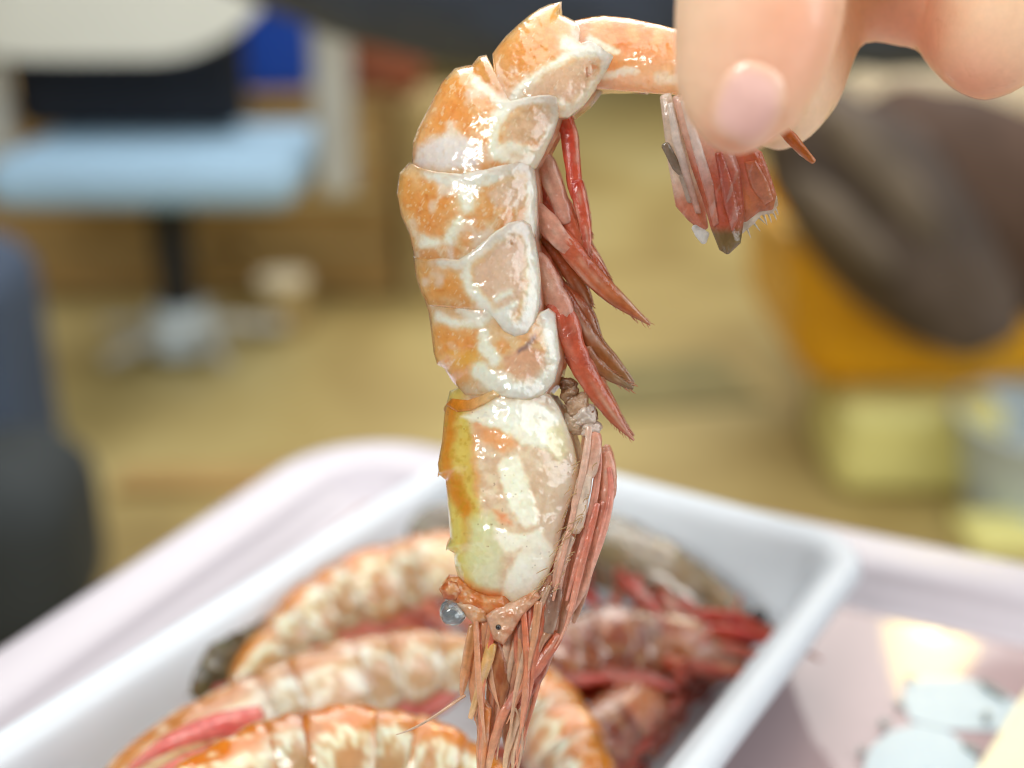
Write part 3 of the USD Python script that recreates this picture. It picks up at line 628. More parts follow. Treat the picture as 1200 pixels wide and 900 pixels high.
# marks: white lines (line, width), pale patches, orange zones, per segment
LINES = {
 5: [([(600, 118), (612, 103), (632, 86), (655, 73), (678, 61), (694, 54)], 6), ([(722, 66), (709, 88), (697, 105), (683, 121), (664, 136)], 13), ([(678, 58), (700, 57), (721, 67)], 13), ([(664, 52), (671, 54)], 13), ([(606, 122), (650, 120), (665, 124)], 5)],
 4: [([(584, 136), (598, 122), (618, 115), (645, 113), (653, 120), (652, 137), (645, 162), (635, 181), (627, 193)], 11), ([(596, 124), (584, 140), (579, 158), (581, 174), (590, 186)], 6), ([(580, 180), (600, 172), (618, 178)], 7), ([(556, 96), (572, 108), (588, 121)], 6), ([(600, 190), (615, 188), (627, 192)], 7)],
 3: [([(505, 203), (525, 208), (550, 211), (578, 206), (603, 192), (618, 192), (624, 204), (626, 235), (626, 268)], 12), ([(545, 228), (547, 240)], 12), ([(538, 256), (533, 268), (526, 282)], 6), ([(495, 282), (512, 286)], 8)],
 2: [([(516, 304), (538, 306), (558, 293), (580, 273), (596, 265), (611, 262), (619, 270), (625, 296), (628, 330), (627, 360), (618, 383), (604, 389), (594, 384), (589, 372)], 14), ([(546, 314), (551, 336), (563, 352), (573, 364), (588, 376)], 7), ([(565, 360), (572, 372)], 12), ([(581, 350), (598, 342)], 3), ([(590, 362), (604, 357)], 3)],
 1: [([(541, 364), (562, 374), (574, 366)], 8), ([(512, 371), (540, 380), (560, 378)], 6), ([(641, 367), (646, 386), (648, 404), (649, 420)], 13), ([(562, 436), (582, 451), (608, 460), (632, 454), (648, 438)], 16), ([(566, 392), (568, 408), (578, 422)], 10)],
}
PATCH = {
 5: ([(612, 106), (632, 90), (655, 80), (690, 66), (702, 74), (684, 108), (664, 120), (650, 115), (622, 114)], BEIGE),
 4: ([(592, 142), (612, 132), (642, 126), (647, 140), (632, 166), (604, 170), (590, 168)], lin((218, 182, 150))),
 3: ([(570, 226), (596, 212), (612, 210), (616, 240), (600, 246), (580, 242)], lin((224, 186, 158))),
 2: ([(582, 288), (602, 275), (613, 286), (616, 340), (606, 368), (590, 366), (574, 350), (558, 336), (556, 316)], lin((222, 182, 158))),
 1: ([(588, 418), (612, 406), (640, 412), (646, 430), (632, 446), (610, 450), (592, 434)], lin((216, 162, 132))),
}
ORZ = {
 5: ([(577, 60), (600, 35), (640, 5), (657, 2), (660, 40), (665, 60), (640, 78), (610, 98), (592, 112), (580, 95)],),
 4: ([(550, 76), (572, 72), (588, 100), (592, 116), (578, 140), (560, 135), (545, 150), (500, 165), (488, 155), (510, 105)],),
 3: ([(466, 205), (500, 212), (520, 220), (545, 228), (520, 250), (518, 275), (490, 278), (470, 250)],),
 2: ([(486, 308), (535, 312), (545, 325), (538, 352), (500, 352), (488, 325)],),
 1: ([(500, 380), (535, 386), (562, 392), (563, 412), (545, 425), (512, 424), (505, 400)],),
}
def seg_colour(k):
    def fn(p, d):
        q = warp(p)
        nz = n2(p, 14, k + 3, 4); nf = n2(p, 5, k + 20, 3)
        base = mixc(lin((234, 190, 144)), lin((226, 158, 100)), sm(0.35, 0.65, nz))
        if k in ORZ:
            o = blob(q, ORZ[k][0], 20.0)
            base = mixc(base, mixc(ORANGE, DEEP, sm(0.45, 0.75, nf) * 0.4), np.clip(o * (0.8 + 0.35 * nz), 0, 1) * 0.92)
        # whitish clouds under the shell
        base = mixc(base, lin((240, 226, 212)), sm(0.56, 0.74, n2(p, 22, 40 + k, 3)) * 0.5)
        if k in PATCH:
            pm = blob(q, PATCH[k][0], 4.5); base = mixc(base, PATCH[k][1] * (0.86 + 0.28 * nf)[:, None], pm * 0.9)
        for line, w in LINES.get(k, ()):
            base = mixc(base, lin((246, 232, 206)), stroke(q, line, w * 1.3, 8.0) * 0.5)
            base = mixc(base, WHITE, stroke(q, line, w * (0.5 + 0.85 * n2(p, 14, 60, 2)), 5.0) * (0.62 + 0.28 * sm(0.3, 0.6, nf)))
        if k == 4:
            base = mixc(base, lin((238, 226, 222)), blob(q, [(488, 172), (510, 160), (540, 158), (562, 172), (560, 194), (520, 200), (486, 192)], 7) * 0.8)
        if k == 1:
            base = mixc(base, lin((96, 98, 104)), stroke(q, [(608, 411), (618, 406), (629, 396)], 4, 4) * 0.75)
            base = mixc(base, lin((232, 172, 70)), blob(q, [(525, 412), (560, 410), (562, 426), (535, 430)], 6) * 0.6)
        if k == 6:
            up = sm(34, 92, p[:, 1]); base = mixc(mixc(lin((220, 122, 48)), lin((228, 150, 84)), sm(0.4, 0.7, nz)), lin((234, 178, 144)), up)
            base = mixc(base, lin((228, 150, 84)), blob(q, [(705, 66), (745, 64), (750, 80), (705, 86)], 8) * 0.7)
            base = mixc(base, WHITE, stroke(q, [(690, 46), (705, 54), (722, 60)], 7, 4) * 0.8)
            base = mixc(base, lin((246, 232, 216)), stroke(q, [(708, 88), (730, 85), (745, 83)], 6, 4) * 0.8 + stroke(q, [(775, 92), (800, 92)], 10, 6) * 0.6)
        if k != 6: base = mixc(base, lin((248, 232, 208)), sm(0.66, 0.72, n2(np.c_[p[:, 0] * 0.9 + p[:, 1] * 0.5, p[:, 1] * 0.35 - p[:, 0] * 0.2], 2.2, 200 + k, 2)) * 0.3)
        base = mixc(base, base * [0.86, 0.72, 0.55], sm(0.62, 0.74, n2(p, 4, 230 + k, 2)) * 0.35)
        rim = 1 - sm(0, 5, d); base = mixc(base, lin((236, 150, 60)), rim * sm(0, 60, 560 - p[:, 0]) * 0.6)
        return base
    return fn
def seg_z(k):
    def fn(p, d):
        z = zbody(p) + OFF[k] * sm(-2, 22, zbody(p)) - 3.0 * (1 - np.sqrt(np.maximum(1 - (1 - np.clip(d / 5, 0, 1)) ** 2, 0)))
        q = warp(p)
        b = np.zeros(len(p))
        for line, w in LINES.get(k, ()): b = np.maximum(b, 0.6 * stroke(q, line, w, 6))
        if k in PATCH: b = b - 0.8 * blob(q, PATCH[k][0], 6)
        fade = sm(0, 9, d)
        return np.maximum(z + fade * (1.3 * b + 4.5 * (n2(p, 24, 80 + k) - 0.5) + 2.4 * (n2(p, 8, 90 + k) - 0.5)), 0.6)
    return fn
def fwd6(p): return 62 * sm(705, 860, p[:, 0])
for k in (6, 5, 4, 3, 2, 1):
    if k == 6: slab('shell_segment', POLY[k], lambda p, d: seg_z(6)(p, d) + fwd6(p), seg_colour(k), HELD, back=lambda p, d, zf: 2 * fwd6(p) - zf)
    else: slab('shell_segment', POLY[k], seg_z(k), seg_colour(k), HELD)

# carapace
CW = [[(540, 488), (560, 478), (577, 467), (605, 468), (640, 472), (658, 488), (667, 528), (657, 542), (643, 527), (627, 522), (610, 520), (597, 507), (563, 497)],
      [(590, 537), (607, 535), (617, 563), (630, 600), (627, 617), (613, 617), (597, 593), (587, 563), (583, 547)],
      [(580, 620), (600, 628), (617, 626), (632, 622), (650, 647), (643, 670), (617, 707), (603, 714), (590, 697), (597, 670), (610, 643), (590, 647), (581, 630)]]
def carapace_colour(p, d):
    q = warp(p)
    nz = n2(p, 14, 5, 4); nf = n2(p, 5, 23, 3)
    c = mixc(lin((226, 206, 178)), lin((204, 178, 150)), sm(0.35, 0.65, nz))
    c = mixc(c, lin((206, 186, 158)), sm(600, 660, p[:, 0]) * 0.7)
    left = 1 - sm(-6, 10, q[:, 0] - np.interp(p[:, 1], [470, 520, 560, 600, 640, 690], [545, 553, 557, 562, 566, 560]))
    c = mixc(c, lin((206, 184, 84)), left * 0.9)
    c = mixc(c, lin((206, 200, 112)), left * sm(560, 640, p[:, 1]) * 0.6)
    c = mixc(c, lin((196, 118, 30)), stroke(q, [(526, 480), (522, 520), (521, 550), (531, 570), (545, 595)], 15, 8) * 0.85)
    c = mixc(c, lin((196, 136, 34)), stroke(q, [(536, 560), (548, 600), (546, 640)], 9, 7) * 0.55)
    c = mixc(c, lin((178, 146, 40)), sm(0.55, 0.75, nf) * left * 0.5)
    c = mixc(c, lin((206, 212, 170)), blob(q, [(552, 610), (580, 600), (590, 640), (585, 695), (552, 690), (545, 650)], 10) * 0.8)
    c = mixc(c, lin((236, 160, 100)), blob(q, [(560, 500), (600, 502), (606, 522), (590, 530), (568, 520)], 8) * 0.8)
    c = mixc(c, lin((226, 150, 96)), stroke(q, [(557, 500), (556, 540), (560, 580)], 5, 5) * 0.45)
    c = mixc(c, lin((226, 140, 84)), blob(q, [(580, 598), (595, 602), (600, 616), (585, 612)], 5) * 0.8)
    for w in CW: c = mixc(c, WHITE, blob(q, w, 4.0) * (0.82 + 0.18 * sm(0.3, 0.6, nf)))
    c = mixc(c, lin((218, 196, 120)), blob(q, [(640, 502), (662, 492), (668, 530), (654, 542), (640, 520)], 6) * 0.5)
    c = mixc(c, lin((228, 138, 76)), blob(q, [(535, 672), (560, 690), (590, 694), (604, 716), (590, 712), (540, 700), (528, 686)], 6) * 0.9)
    c = mixc(c, lin((240, 230, 204)), stroke(q, [(650, 470), (662, 492), (672, 520), (677, 548)], 5, 4) * 0.6)
    sp = sm(0.90, 0.95, n2(p, 3.2, 33, 1)) * sm(0.5, 0.6, n2(p, 30, 34, 1)); c = mixc(c, lin((110, 84, 60)), sp * 0.6)
    return c
def carapace_z(p, d):
    z = zbody(p) + OFF[0] * sm(-2, 22, zbody(p)) - 3.0 * (1 - np.sqrt(np.maximum(1 - (1 - np.clip(d / 5, 0, 1)) ** 2, 0)))
    q = warp(p)
    b = sum(blob(q, w, 4) for w in CW)
    ridge = stroke(q, [(557, 500), (556, 540), (562, 590), (566, 640)], 5, 9)
    fade = sm(0, 9, d)
    return np.maximum(z + fade * (1.5 * b + 3.0 * ridge + 7 * (n2(p, 26, 70) - 0.5) + 2.4 * (n2(p, 8, 71) - 0.5)), 0.6)
slab('carapace', POLY[0], carapace_z, carapace_colour, HELD)
# orange collar between the carapace and the tail
slab('collar', Polygon([(524, 474), (530, 468), (548, 470), (566, 464), (578, 458), (584, 463), (570, 472), (552, 480), (536, 482)]).buffer(1), lambda p, d: zbody(p) + 6 + 2.5 * np.sqrt(np.clip(d / 5, 0, 1)), lambda p, d: mixc(lin((236, 150, 50)), lin((248, 210, 150)), sm(535, 580, p[:, 0])), HELD, 'wet_limb', back=lambda p, d, z: zbody(p) - 2)
# belly: soft pinkish underside between the plates
bel = full.difference(body.buffer(-10)).intersection(Polygon([(560, 90), (760, 90), (760, 640), (560, 640)]))
bel = max(getattr(bel, 'geoms', [bel]), key=lambda g: g.area).intersection(unary_union([shapely.affinity.translate(body, 9, 2), body]))
bel = max(getattr(bel, 'geoms', [bel]), key=lambda g: g.area).buffer(-1).buffer(1)
bel = max(getattr(bel, 'geoms', [bel]), key=lambda g: g.area)
slab('belly', Polygon(bel.exterior), lambda p, d: np.maximum(zbody(p) - 12, 2) * sm(-1, 6, d) + 0.5, lambda p, d: mixc(lin((196, 122, 92)), lin((226, 176, 146)), n2(p, 9, 3)), HELD, step=2.2)

# appendages
def hash_of(pts):
    return int(abs(np.asarray(pts, float).sum() * 13.7))
def limb(name, pts, radii, c0, c1, z=None, flat_=0.75, mat_='wet_limb', n=26, thing=HELD, sides=14, band=None):
    pts = np.asarray(pts, float); z = np.zeros(len(pts)) if z is None else np.asarray(z, float)
    w = W(pts, z); ra = np.asarray(radii, float) * K
    v, f, u = sweep(w, ra * flat_, ra, FWD, sides, n)
    ang = np.r_[np.tile(np.arange(sides) * 2 * np.pi / sides, n), 0, 0]; sd = (hash_of(pts) % 97)
    st = meshkit.fbm(np.c_[u * 2.5 + sd, np.cos(ang) * 1.6, np.sin(ang) * 1.6], 3, 5)
    nz = meshkit.fbm(v * 700, 3, 4); cen = resample(w, n); cen = np.vstack([np.repeat(cen, sides, 0), cen[:1], cen[-1:]])
    v = v + (v - cen) * ((nz - 0.5) * 0.25 + (st - 0.5) * (0.45 if name == 'swimmeret' else 0.85) - 0.15 * np.abs(2 * u - 1)[:] ** 10)[:, None]
    v, f = fix(v, f)
    col = mixc(c0, c1, np.clip(u + (nz - 0.5) * 0.5, 0, 1))
    col = mixc(col, lin((244, 214, 190)), sm(0.52, 0.75, st) * 0.5); col = mixc(col, np.asarray(c0) * 0.55, sm(0.52, 0.28, st) * 0.0 + (1 - sm(0.28, 0.45, st)) * 0.5)
    if band is not None: col = mixc(col, band[1], sm(band[0] - 0.06, band[0] + 0.06, u + (nz - 0.5) * 0.15) * 0.8)
    return put(name, (v, f), mat_, thing, tint=col)
LRED, LSAL, LPALE, LBRN = lin((212, 62, 44)), lin((220, 104, 76)), lin((232, 164, 140)), lin((158, 84, 48))
SW = [
 ([(660, 140), (668, 170), (672, 205), (676, 232)], [10, 10, 9, 8], LRED, lin((226, 92, 70)), 34),
 ([(674, 212), (682, 245), (687, 272), (690, 308)], [9, 8, 6, 1], LRED, lin((226, 120, 90)), 36),
 ([(636, 190), (645, 210), (656, 236), (664, 262)], [13, 12, 10, 9], LPALE, LPALE, 30),
 ([(658, 240), (672, 268), (690, 298), (716, 336)], [10, 11, 8, 2], LSAL, lin((196, 98, 60)), 26),
 ([(632, 215), (642, 236), (652, 258), (660, 275)], [9, 9, 8, 5], lin((196, 70, 44)), LSAL, 18),
 ([(632, 252), (648, 270), (660, 284), (672, 294)], [13, 13, 12, 11], LPALE, LPALE, 42),
 ([(662, 284), (690, 318), (722, 350), (762, 381)], [13, 12, 8, 1.2], LSAL, lin((190, 116, 66)), 40),
 ([(686, 296), (704, 322), (724, 352), (748, 374)], [8, 8, 5, 1], lin((200, 88, 60)), lin((180, 100, 56)), 30),
 ([(640, 285), (660, 310), (678, 335), (692, 362)], [7, 9, 8, 3], lin((176, 74, 40)), LBRN, 14),
 ([(634, 300), (644, 320), (656, 342), (664, 364)], [10, 10, 9, 7], lin((192, 92, 60)), LSAL, 24),
 ([(654, 336), (678, 356), (692, 378), (702, 400)], [8, 9, 7, 3], lin((188, 84, 52)), LBRN, 18),
 ([(660, 345), (684, 385), (710, 418), (742, 452)], [9, 10, 8, 1.6], lin((176, 78, 44)), lin((150, 100, 58)), 26),
 ([(636, 316), (646, 338), (656, 356), (664, 372)], [14, 15, 14, 12], LPALE, LPALE, 44),
 ([(658, 366), (668, 392), (676, 414), (684, 432)], [14, 15, 13, 12], LSAL, LSAL, 42),
 ([(672, 414), (692, 446), (714, 480), (743, 516)], [14, 13, 9, 1.4], LSAL, lin((196, 106, 72)), 40),
 ([(686, 408), (704, 432), (724, 446), (742, 455)], [7, 8, 6, 2.5], lin((170, 92, 56)), lin((136, 108, 70)), 34),
]
for pts, rr, c0, c1, z in SW:
    if pts[0][0] < 665: pts = [(pts[0][0] - 14, pts[0][1] - 12)] + pts; rr = [rr[0]] + rr
    limb('swimmeret', pts, rr, c0, c1, np.full(len(pts), z * 0.55), 0.55)
    limb('swimmeret', np.asarray(pts) + [3, -4], np.asarray(rr) * 0.95, c0, c1, np.full(len(pts), -z * 0.6 - 6), 0.55)
fr_ = np.random.default_rng(31); fh = []
for pts, rr, c0, c1, z in SW:
    if rr[-1] > 4: continue
    q = resample(np.c_[np.array(pts, float), np.zeros(len(pts))], 40)[:, :2]; ra = np.interp(np.linspace(0, 1, 40), np.linspace(0, 1, len(rr)), rr)
    for i in range(26):
        j = fr_.integers(12, 39); tdir = q[min(j + 1, 39)] - q[j - 1]; tdir /= np.linalg.norm(tdir); nrm = np.array([-tdir[1], tdir[0]]) * fr_.choice([-1, 1])
        a = q[j] + nrm * ra[j] * 0.85; b = a + (tdir * fr_.uniform(4, 9) + nrm * fr_.uniform(1.0, 3.5)); zz = z * 0.55 + fr_.uniform(-1, 2)
        fh.append(sweep(W(np.array([a, (a + b) / 2 + nrm * 0.4, b]), np.full(3, zz)), np.array([0.55, 0.4, 0.15]) * K, np.array([0.55, 0.4, 0.15]) * K, FWD, 4, 4)[:2])
put('fringe', join(*fh), 'wet_limb', HELD, tint=lin((206, 130, 84)), kind='stuff')
# gill clump and leg bases beside the carapace
for (x, y, r_, c_) in ((668, 462, 11, lin((170, 132, 100))), (676, 474, 13, lin((206, 170, 140))), (683, 488, 14, lin((236, 220, 204))), (690, 500, 12, lin((238, 222, 208))), (672, 496, 13, lin((220, 196, 168))), (694, 486, 8, lin((150, 100, 70))), (664, 450, 10, lin((150, 110, 80)))):
    m = trimesh.creation.icosphere(4, r_ * K); vv = np.array(m.vertices); vv = vv * (1 + 1.3 * (meshkit.fbm(vv * 900 + x, 4, 2) - 0.5))[:, None]
    put('leg_base', (vv + W((x, y), 14), np.array(m.faces)), 'wet_limb', HELD, tint=c_)
WHT = lin((240, 228, 212)); LP = lin((228, 168, 146)); LT = lin((196, 140, 112)); PUR = lin((142, 100, 84))
LEGS = [
 ([(697, 508), (694, 535), (687, 560)], [11, 11, 9], LP, WHT, 34), ([(687, 556), (680, 590), (672, 624)], [10, 12, 10], WHT, WHT, 34),
 ([(668, 628), (658, 660), (653, 690)], [9, 9, 8], WHT, LP, 32), ([(653, 686), (648, 712), (643, 742)], [10, 11, 8], PUR, lin((120, 84, 70)), 30),
 ([(644, 738), (636, 752), (632, 764)], [7, 5, 2], lin((200, 150, 110)), LT, 30),
 ([(710, 530), (714, 560), (710, 590)], [9, 11, 10], LP, lin((218, 138, 122)), 20), ([(710, 586), (700, 625), (690, 660)], [10, 11, 9], lin((220, 142, 124)), LP, 20),
 ([(690, 656), (680, 690), (667, 716)], [9, 9, 6], LP, lin((236, 190, 170)), 20), ([(704, 545), (698, 590), (688, 640), (676, 690)], [7, 8, 8, 6], lin((200, 120, 100)), LP, 10),
 ([(684, 600), (672, 650), (664, 700), (655, 748)], [8, 9, 8, 4], lin((206, 140, 116)), LT, 14),
 ([(700, 600), (694, 640), (684, 690), (672, 730)], [7, 8, 7, 3], lin((214, 130, 110)), LT, 4),
 ([(655, 744), (632, 778), (612, 806), (594, 830)], [8, 10, 10, 7], lin((206, 110, 76)), lin((232, 132, 120)), 26),
 ([(594, 828), (582, 858), (572, 905)], [7, 7, 3], lin((226, 150, 120)), lin((236, 190, 140)), 26),
 ([(640, 752), (628, 790), (612, 830)], [7, 7, 4], lin((190, 84, 56)), lin((220, 140, 110)), 14),
 ([(614, 826), (600, 858), (591, 905)], [5, 6, 3], lin((238, 214, 184)), lin((232, 206, 160)), 22),
 ([(634, 786), (618, 832), (606, 862), (602, 905)], [3, 4, 4, 2], lin((240, 210, 180)), lin((240, 220, 180)), 18),
 ([(577, 754), (566, 792), (556, 826), (551, 842)], [8, 8, 6, 4], lin((240, 196, 112)), lin((244, 206, 150)), 30),
 ([(569, 830), (566, 862), (563, 905)], [9, 9, 5], lin((236, 150, 80)), lin((230, 160, 96)), 24),
 ([(554, 732), (548, 772), (543, 800), (541, 816)], [7, 8, 7, 3], lin((226, 168, 110)), lin((224, 150, 90)), 18),
 ([(562, 720), (558, 770), (560, 830), (566, 860)], [10, 11, 10, 6], lin((206, 136, 84)), lin((220, 140, 84)), 12),
 ([(588, 726), (580, 780), (576, 832), (572, 880)], [10, 11, 9, 4], lin((220, 164, 128)), lin((200, 116, 76)), 10),
 ([(604, 722), (596, 770), (590, 820), (580, 860)], [9, 10, 9, 5], lin((226, 180, 150)), lin((208, 120, 90)), 16),
 ([(620, 706), (610, 752), (600, 796), (592, 832)], [9, 10, 8, 5], lin((216, 170, 140)), lin((190, 108, 80)), 18),
 ([(632, 690), (622, 736), (608, 772)], [8, 9, 6], lin((210, 160, 132)), lin((190, 130, 104)), 24),
 ([(642, 674), (634, 720), (620, 760)], [6, 7, 5], lin((226, 180, 156)), lin((180, 110, 86)), 26),
 ([(586, 740), (592, 722), (602, 708)], [9, 10, 6], lin((238, 214, 190)), lin((236, 190, 150)), 34),
]
LEGS += [([(702, 512), (700, 560), (690, 610), (676, 660), (664, 704)], [4, 5, 5, 4, 2], lin((238, 176, 156)), lin((232, 150, 130)), 28),
 ([(690, 500), (684, 548), (672, 600), (660, 650), (648, 704)], [4, 5, 4, 4, 2], lin((244, 214, 196)), lin((226, 160, 130)), 40),
 ([(714, 548), (715, 586), (704, 632), (692, 676)], [4, 5, 5, 2], lin((232, 150, 134)), lin((240, 190, 172)), 26),
 ([(700, 590), (690, 630), (676, 684), (662, 736), (650, 760)], [4, 5, 5, 4, 1], lin((226, 130, 108)), lin((238, 180, 150)), 30),
 ([(680, 580), (668, 640), (656, 700), (640, 756), (622, 800)], [4, 5, 5, 4, 1], lin((212, 140, 110)), lin((228, 160, 126)), 24)]
rl = np.random.default_rng(21)
for i in range(22):
    x0 = rl.uniform(556, 652); y0 = np.interp(x0, [556, 604, 652], [716, 718, 668]) + rl.uniform(0, 26); x1 = 0.42 * (x0 - 600) + 590 + rl.uniform(-22, 22); y1 = rl.uniform(800, 915); b_ = rl.uniform(-7, 7)
    ca = [lin((240, 176, 130)), lin((236, 140, 100)), lin((226, 112, 84)), lin((244, 206, 176))][i % 4]
    LEGS.append(([(x0, y0), (x0 * 0.67 + x1 * 0.33 + b_, y0 * 0.67 + y1 * 0.33), (x0 * 0.33 + x1 * 0.67 + b_, y0 * 0.33 + y1 * 0.67), (x1, y1)], [rl.uniform(3.5, 6), rl.uniform(4, 6), rl.uniform(3, 5), 0.8], ca, mixc(ca, lin((246, 200, 150)), 0.5), rl.uniform(14, 34)))
for i, (pts, rr, c0, c1, z) in enumerate(LEGS):
    rr = np.asarray(rr) * 0.8
    c0, c1 = np.minimum(np.asarray(c0) * [1.2, 1.08, 1.0], 1), mixc(np.minimum(np.asarray(c1) * [1.2, 1.08, 1.0], 1), lin((252, 222, 192)), 0.3)
    limb('walking_leg', pts, rr, c0, c1, np.full(len(pts), float(z)), 0.62)
    if i < 16: limb('walking_leg', np.asarray(pts) + [-4 + (i % 3) * 3, -6], np.asarray(rr) * 0.9, c0, c1, np.full(len(pts), -z * 0.8 - 10.0), 0.8)
limb('antenna', [(545, 815), (520, 832), (495, 848), (464, 861)], [2.2, 1.8, 1.5, 0.7], lin((238, 190, 150)), lin((224, 190, 160)), np.full(4, 26.0), 1.0)
limb('antenna', [(604, 830), (612, 862), (606, 905), (590, 960)], [1.6, 1.4, 1.2, 0.6], lin((230, 190, 150)), lin((220, 180, 140)), np.full(4, 30.0), 1.0)
# head front: eye socket lobes, eye, dark little eye spot
def lobe(name, c, r, axes, colour, z, mat_='wet_limb', amp=0.35, thing=HELD):
    m = trimesh.creation.icosphere(4, 1.0); vv = np.array(m.vertices); vv = vv * (1 + amp * (meshkit.fbm(vv * 1.5 + c[0], 3, 2) - 0.5))[:, None] * np.asarray(axes) * r * K
    vv = vv[:, :1] * RIGHT + vv[:, 1:2] * UP - vv[:, 2:] * FWD
    return put(name, fix(vv + W(c, z), np.array(m.faces)), mat_, thing, tint=colour)
def plate(name, poly, z, th, ca, cb, seed):
    slab(name, Polygon(poly).buffer(2).buffer(-2), lambda p, d: z + th * np.sqrt(np.clip(d / 9, 0, 1)) + 7 * (n2(p, 9, seed) - 0.5) * sm(0, 4, d), lambda p, d: mixc(mixc(ca, cb, sm(0.4, 0.65, n2(p, 10, seed + 1))), lin((248, 226, 196)), sm(0.6, 0.75, n2(p, 6, seed + 2)) * 0.6), HELD, 'wet_limb', back=lambda p, d, zf: z - 4 - 0 * d, step=1.2)
O1, O2, O3 = lin((226, 130, 66)), lin((238, 170, 112)), lin((208, 110, 60))
plate('head_plate', [(520, 700), (514, 690), (520, 684), (528, 676), (538, 676), (552, 690), (572, 698), (592, 697), (606, 716), (594, 724), (570, 722), (548, 716), (532, 708)], 26, 10, O1, O2, 51)
plate('head_plate', [(533, 706), (552, 704), (570, 712), (572, 728), (556, 732), (546, 722)], 30, 8, O2, lin((244, 210, 170)), 52)
plate('head_plate', [(568, 722), (580, 712), (604, 704), (628, 690), (634, 700), (612, 722), (600, 742), (590, 756), (578, 750), (574, 736)], 33, 8, lin((246, 196, 158)), lin((236, 160, 116)), 53)
plate('eye_stalk', [(516, 690), (524, 680), (536, 682), (542, 694), (534, 704), (520, 702)], 34, 7, O3, O2, 54)
plate('eye_stalk', [(516, 690), (524, 680), (536, 682), (542, 694), (534, 704), (520, 702)], -40, 7, O3, O2, 55)
lobe('eye', (531, 718), 14.5, (1.05, 1.05, 0.95), (0.6, 0.62, 0.64), 24, 'clear_eye', 0.22)
lobe('eye', (535, 712), 15, (1, 1.08, 0.95), (0.6, 0.62, 0.64), -34, 'clear_eye', 0.2)
put('eye_spot', trimesh.creation.icosphere(2, 3.2 * K).apply_translation(W((584, 735), 40)), 'dark_eye', HELD, smooth=True)
def scale_blade(poly, z, ca, cb, seed):
    slab('antennal_scale', Polygon(poly).buffer(1.5).buffer(-1.5), lambda p, d: z + 4 * np.sqrt(np.clip(d / 7, 0, 1)) + 5 * (n2(p * [1.0, 0.3], 6, seed) - 0.5) * sm(0, 4, d), lambda p, d: mixc(mixc(ca, cb, sm(0.4, 0.62, n2(p * [1.0, 0.25], 6, seed + 1))), lin((246, 220, 194)), (1 - sm(0, 3, d)) * 0.5), HELD, 'wet_limb', 1.3, back=lambda p, d, zf: z - 2 - 0 * d)
scale_blade([(556, 735), (578, 738), (594, 770), (598, 806), (588, 836), (572, 806), (560, 772)], 22, lin((206, 136, 92)), lin((180, 100, 62)), 61)
scale_blade([(604, 716), (628, 694), (646, 676), (650, 716), (634, 764), (616, 778), (606, 750)], 26, lin((222, 172, 144)), lin((196, 132, 104)), 62)
scale_blade([(628, 764), (648, 742), (658, 744), (640, 790), (612, 836), (598, 842), (606, 806)], 20, lin((200, 92, 66)), lin((226, 136, 112)), 63)
scale_blade([(566, 816), (578, 830), (576, 868), (568, 912), (560, 880), (558, 840)], 20, lin((232, 152, 84)), lin((206, 122, 66)), 64)
scale_blade([(596, 800), (610, 796), (616, 840), (604, 880), (594, 905), (588, 860)], 12, lin((214, 150, 116)), lin((176, 98, 70)), 65)
# back spines
for a, b, r_ in (((524, 540), (513, 559), 4), ((532, 628), (523, 645), 3), ((524, 482), (527, 472), 4), ((655, 22), (658, 2), 5)):
    limb('spine', [a, ((a[0] + b[0]) / 2 - 1.5, (a[1] + b[1]) / 2), b], [r_, r_ * 0.7, 0.5], lin((206, 140, 50)), lin((226, 160, 80)), np.zeros(3), 0.8, 'wet_shell', 8)
# fine hairs along the leg side of the carapace
r2 = np.random.default_rng(5)
hv = []
for i in range(46):
    y = r2.uniform(540, 700); x = np.interp(y, [540, 600, 650, 700], [680, 668, 655, 630]) + r2.uniform(-6, 22); l = r2.uniform(8, 20); a = r2.uniform(1.9, 2.7)
    p0 = np.array([x, y]); p1 = p0 + l * np.array([math.cos(a), math.sin(a)]); z = r2.uniform(38, 48)
    hv.append(sweep(W(np.array([p0, (p0 + p1) / 2 + r2.normal(0, 1.2, 2), p1]), np.array([z, z + 2, z])), np.array([0.7, 0.5, 0.2]) * K, np.array([0.7, 0.5, 0.2]) * K, FWD, 4, 5)[:2])
hv = join(*hv); put('bristles', hv, 'wet_limb', HELD, tint=lin((210, 176, 120)), kind='stuff')
# tail fan under the thumb
def fwdf(p): return 62 * (1 - sm(130, 290, p[:, 1]))
def fin(name, poly, z, th, colour, mat_='wet_limb'):
    slab(name, Polygon(poly).buffer(5).buffer(-9).buffer(4), lambda p, d: z + th * np.sqrt(np.clip(d / 12, 0, 1)) + 0.5 * np.sin((p[:, 0] * 0.94 - p[:, 1] * 0.34) * 0.45 + 3 * n2(p, 20, 4)) * sm(1, 8, d) + 0.4 + fwdf(p), colour, HELD, mat_, 1.8, back=lambda p, d, zf: fwdf(p) + z - 0.6 - 0.4 * th * np.sqrt(np.clip(d / 12, 0, 1)))
def fin_col(a, b, y0, y1, streak=0.5):
    return lambda p, d: mixc(mixc(a, b, sm(y0, y1, p[:, 1] + 26 * (n2(p, 12, 8) - 0.5))), lin((240, 226, 214)), streak * sm(0.58, 0.68, n2(p * [1.0, 0.22] + p[:, 1:] * [0.33, 0], 5, 9)))
fin('tail_fin', [(773, 112), (786, 108), (800, 150), (815, 195), (826, 240), (831, 270), (818, 268), (806, 258), (792, 242), (788, 220), (782, 187), (778, 153)], 6, 5, fin_col(lin((236, 216, 196)), lin((208, 110, 84)), 205, 245, 0.25))
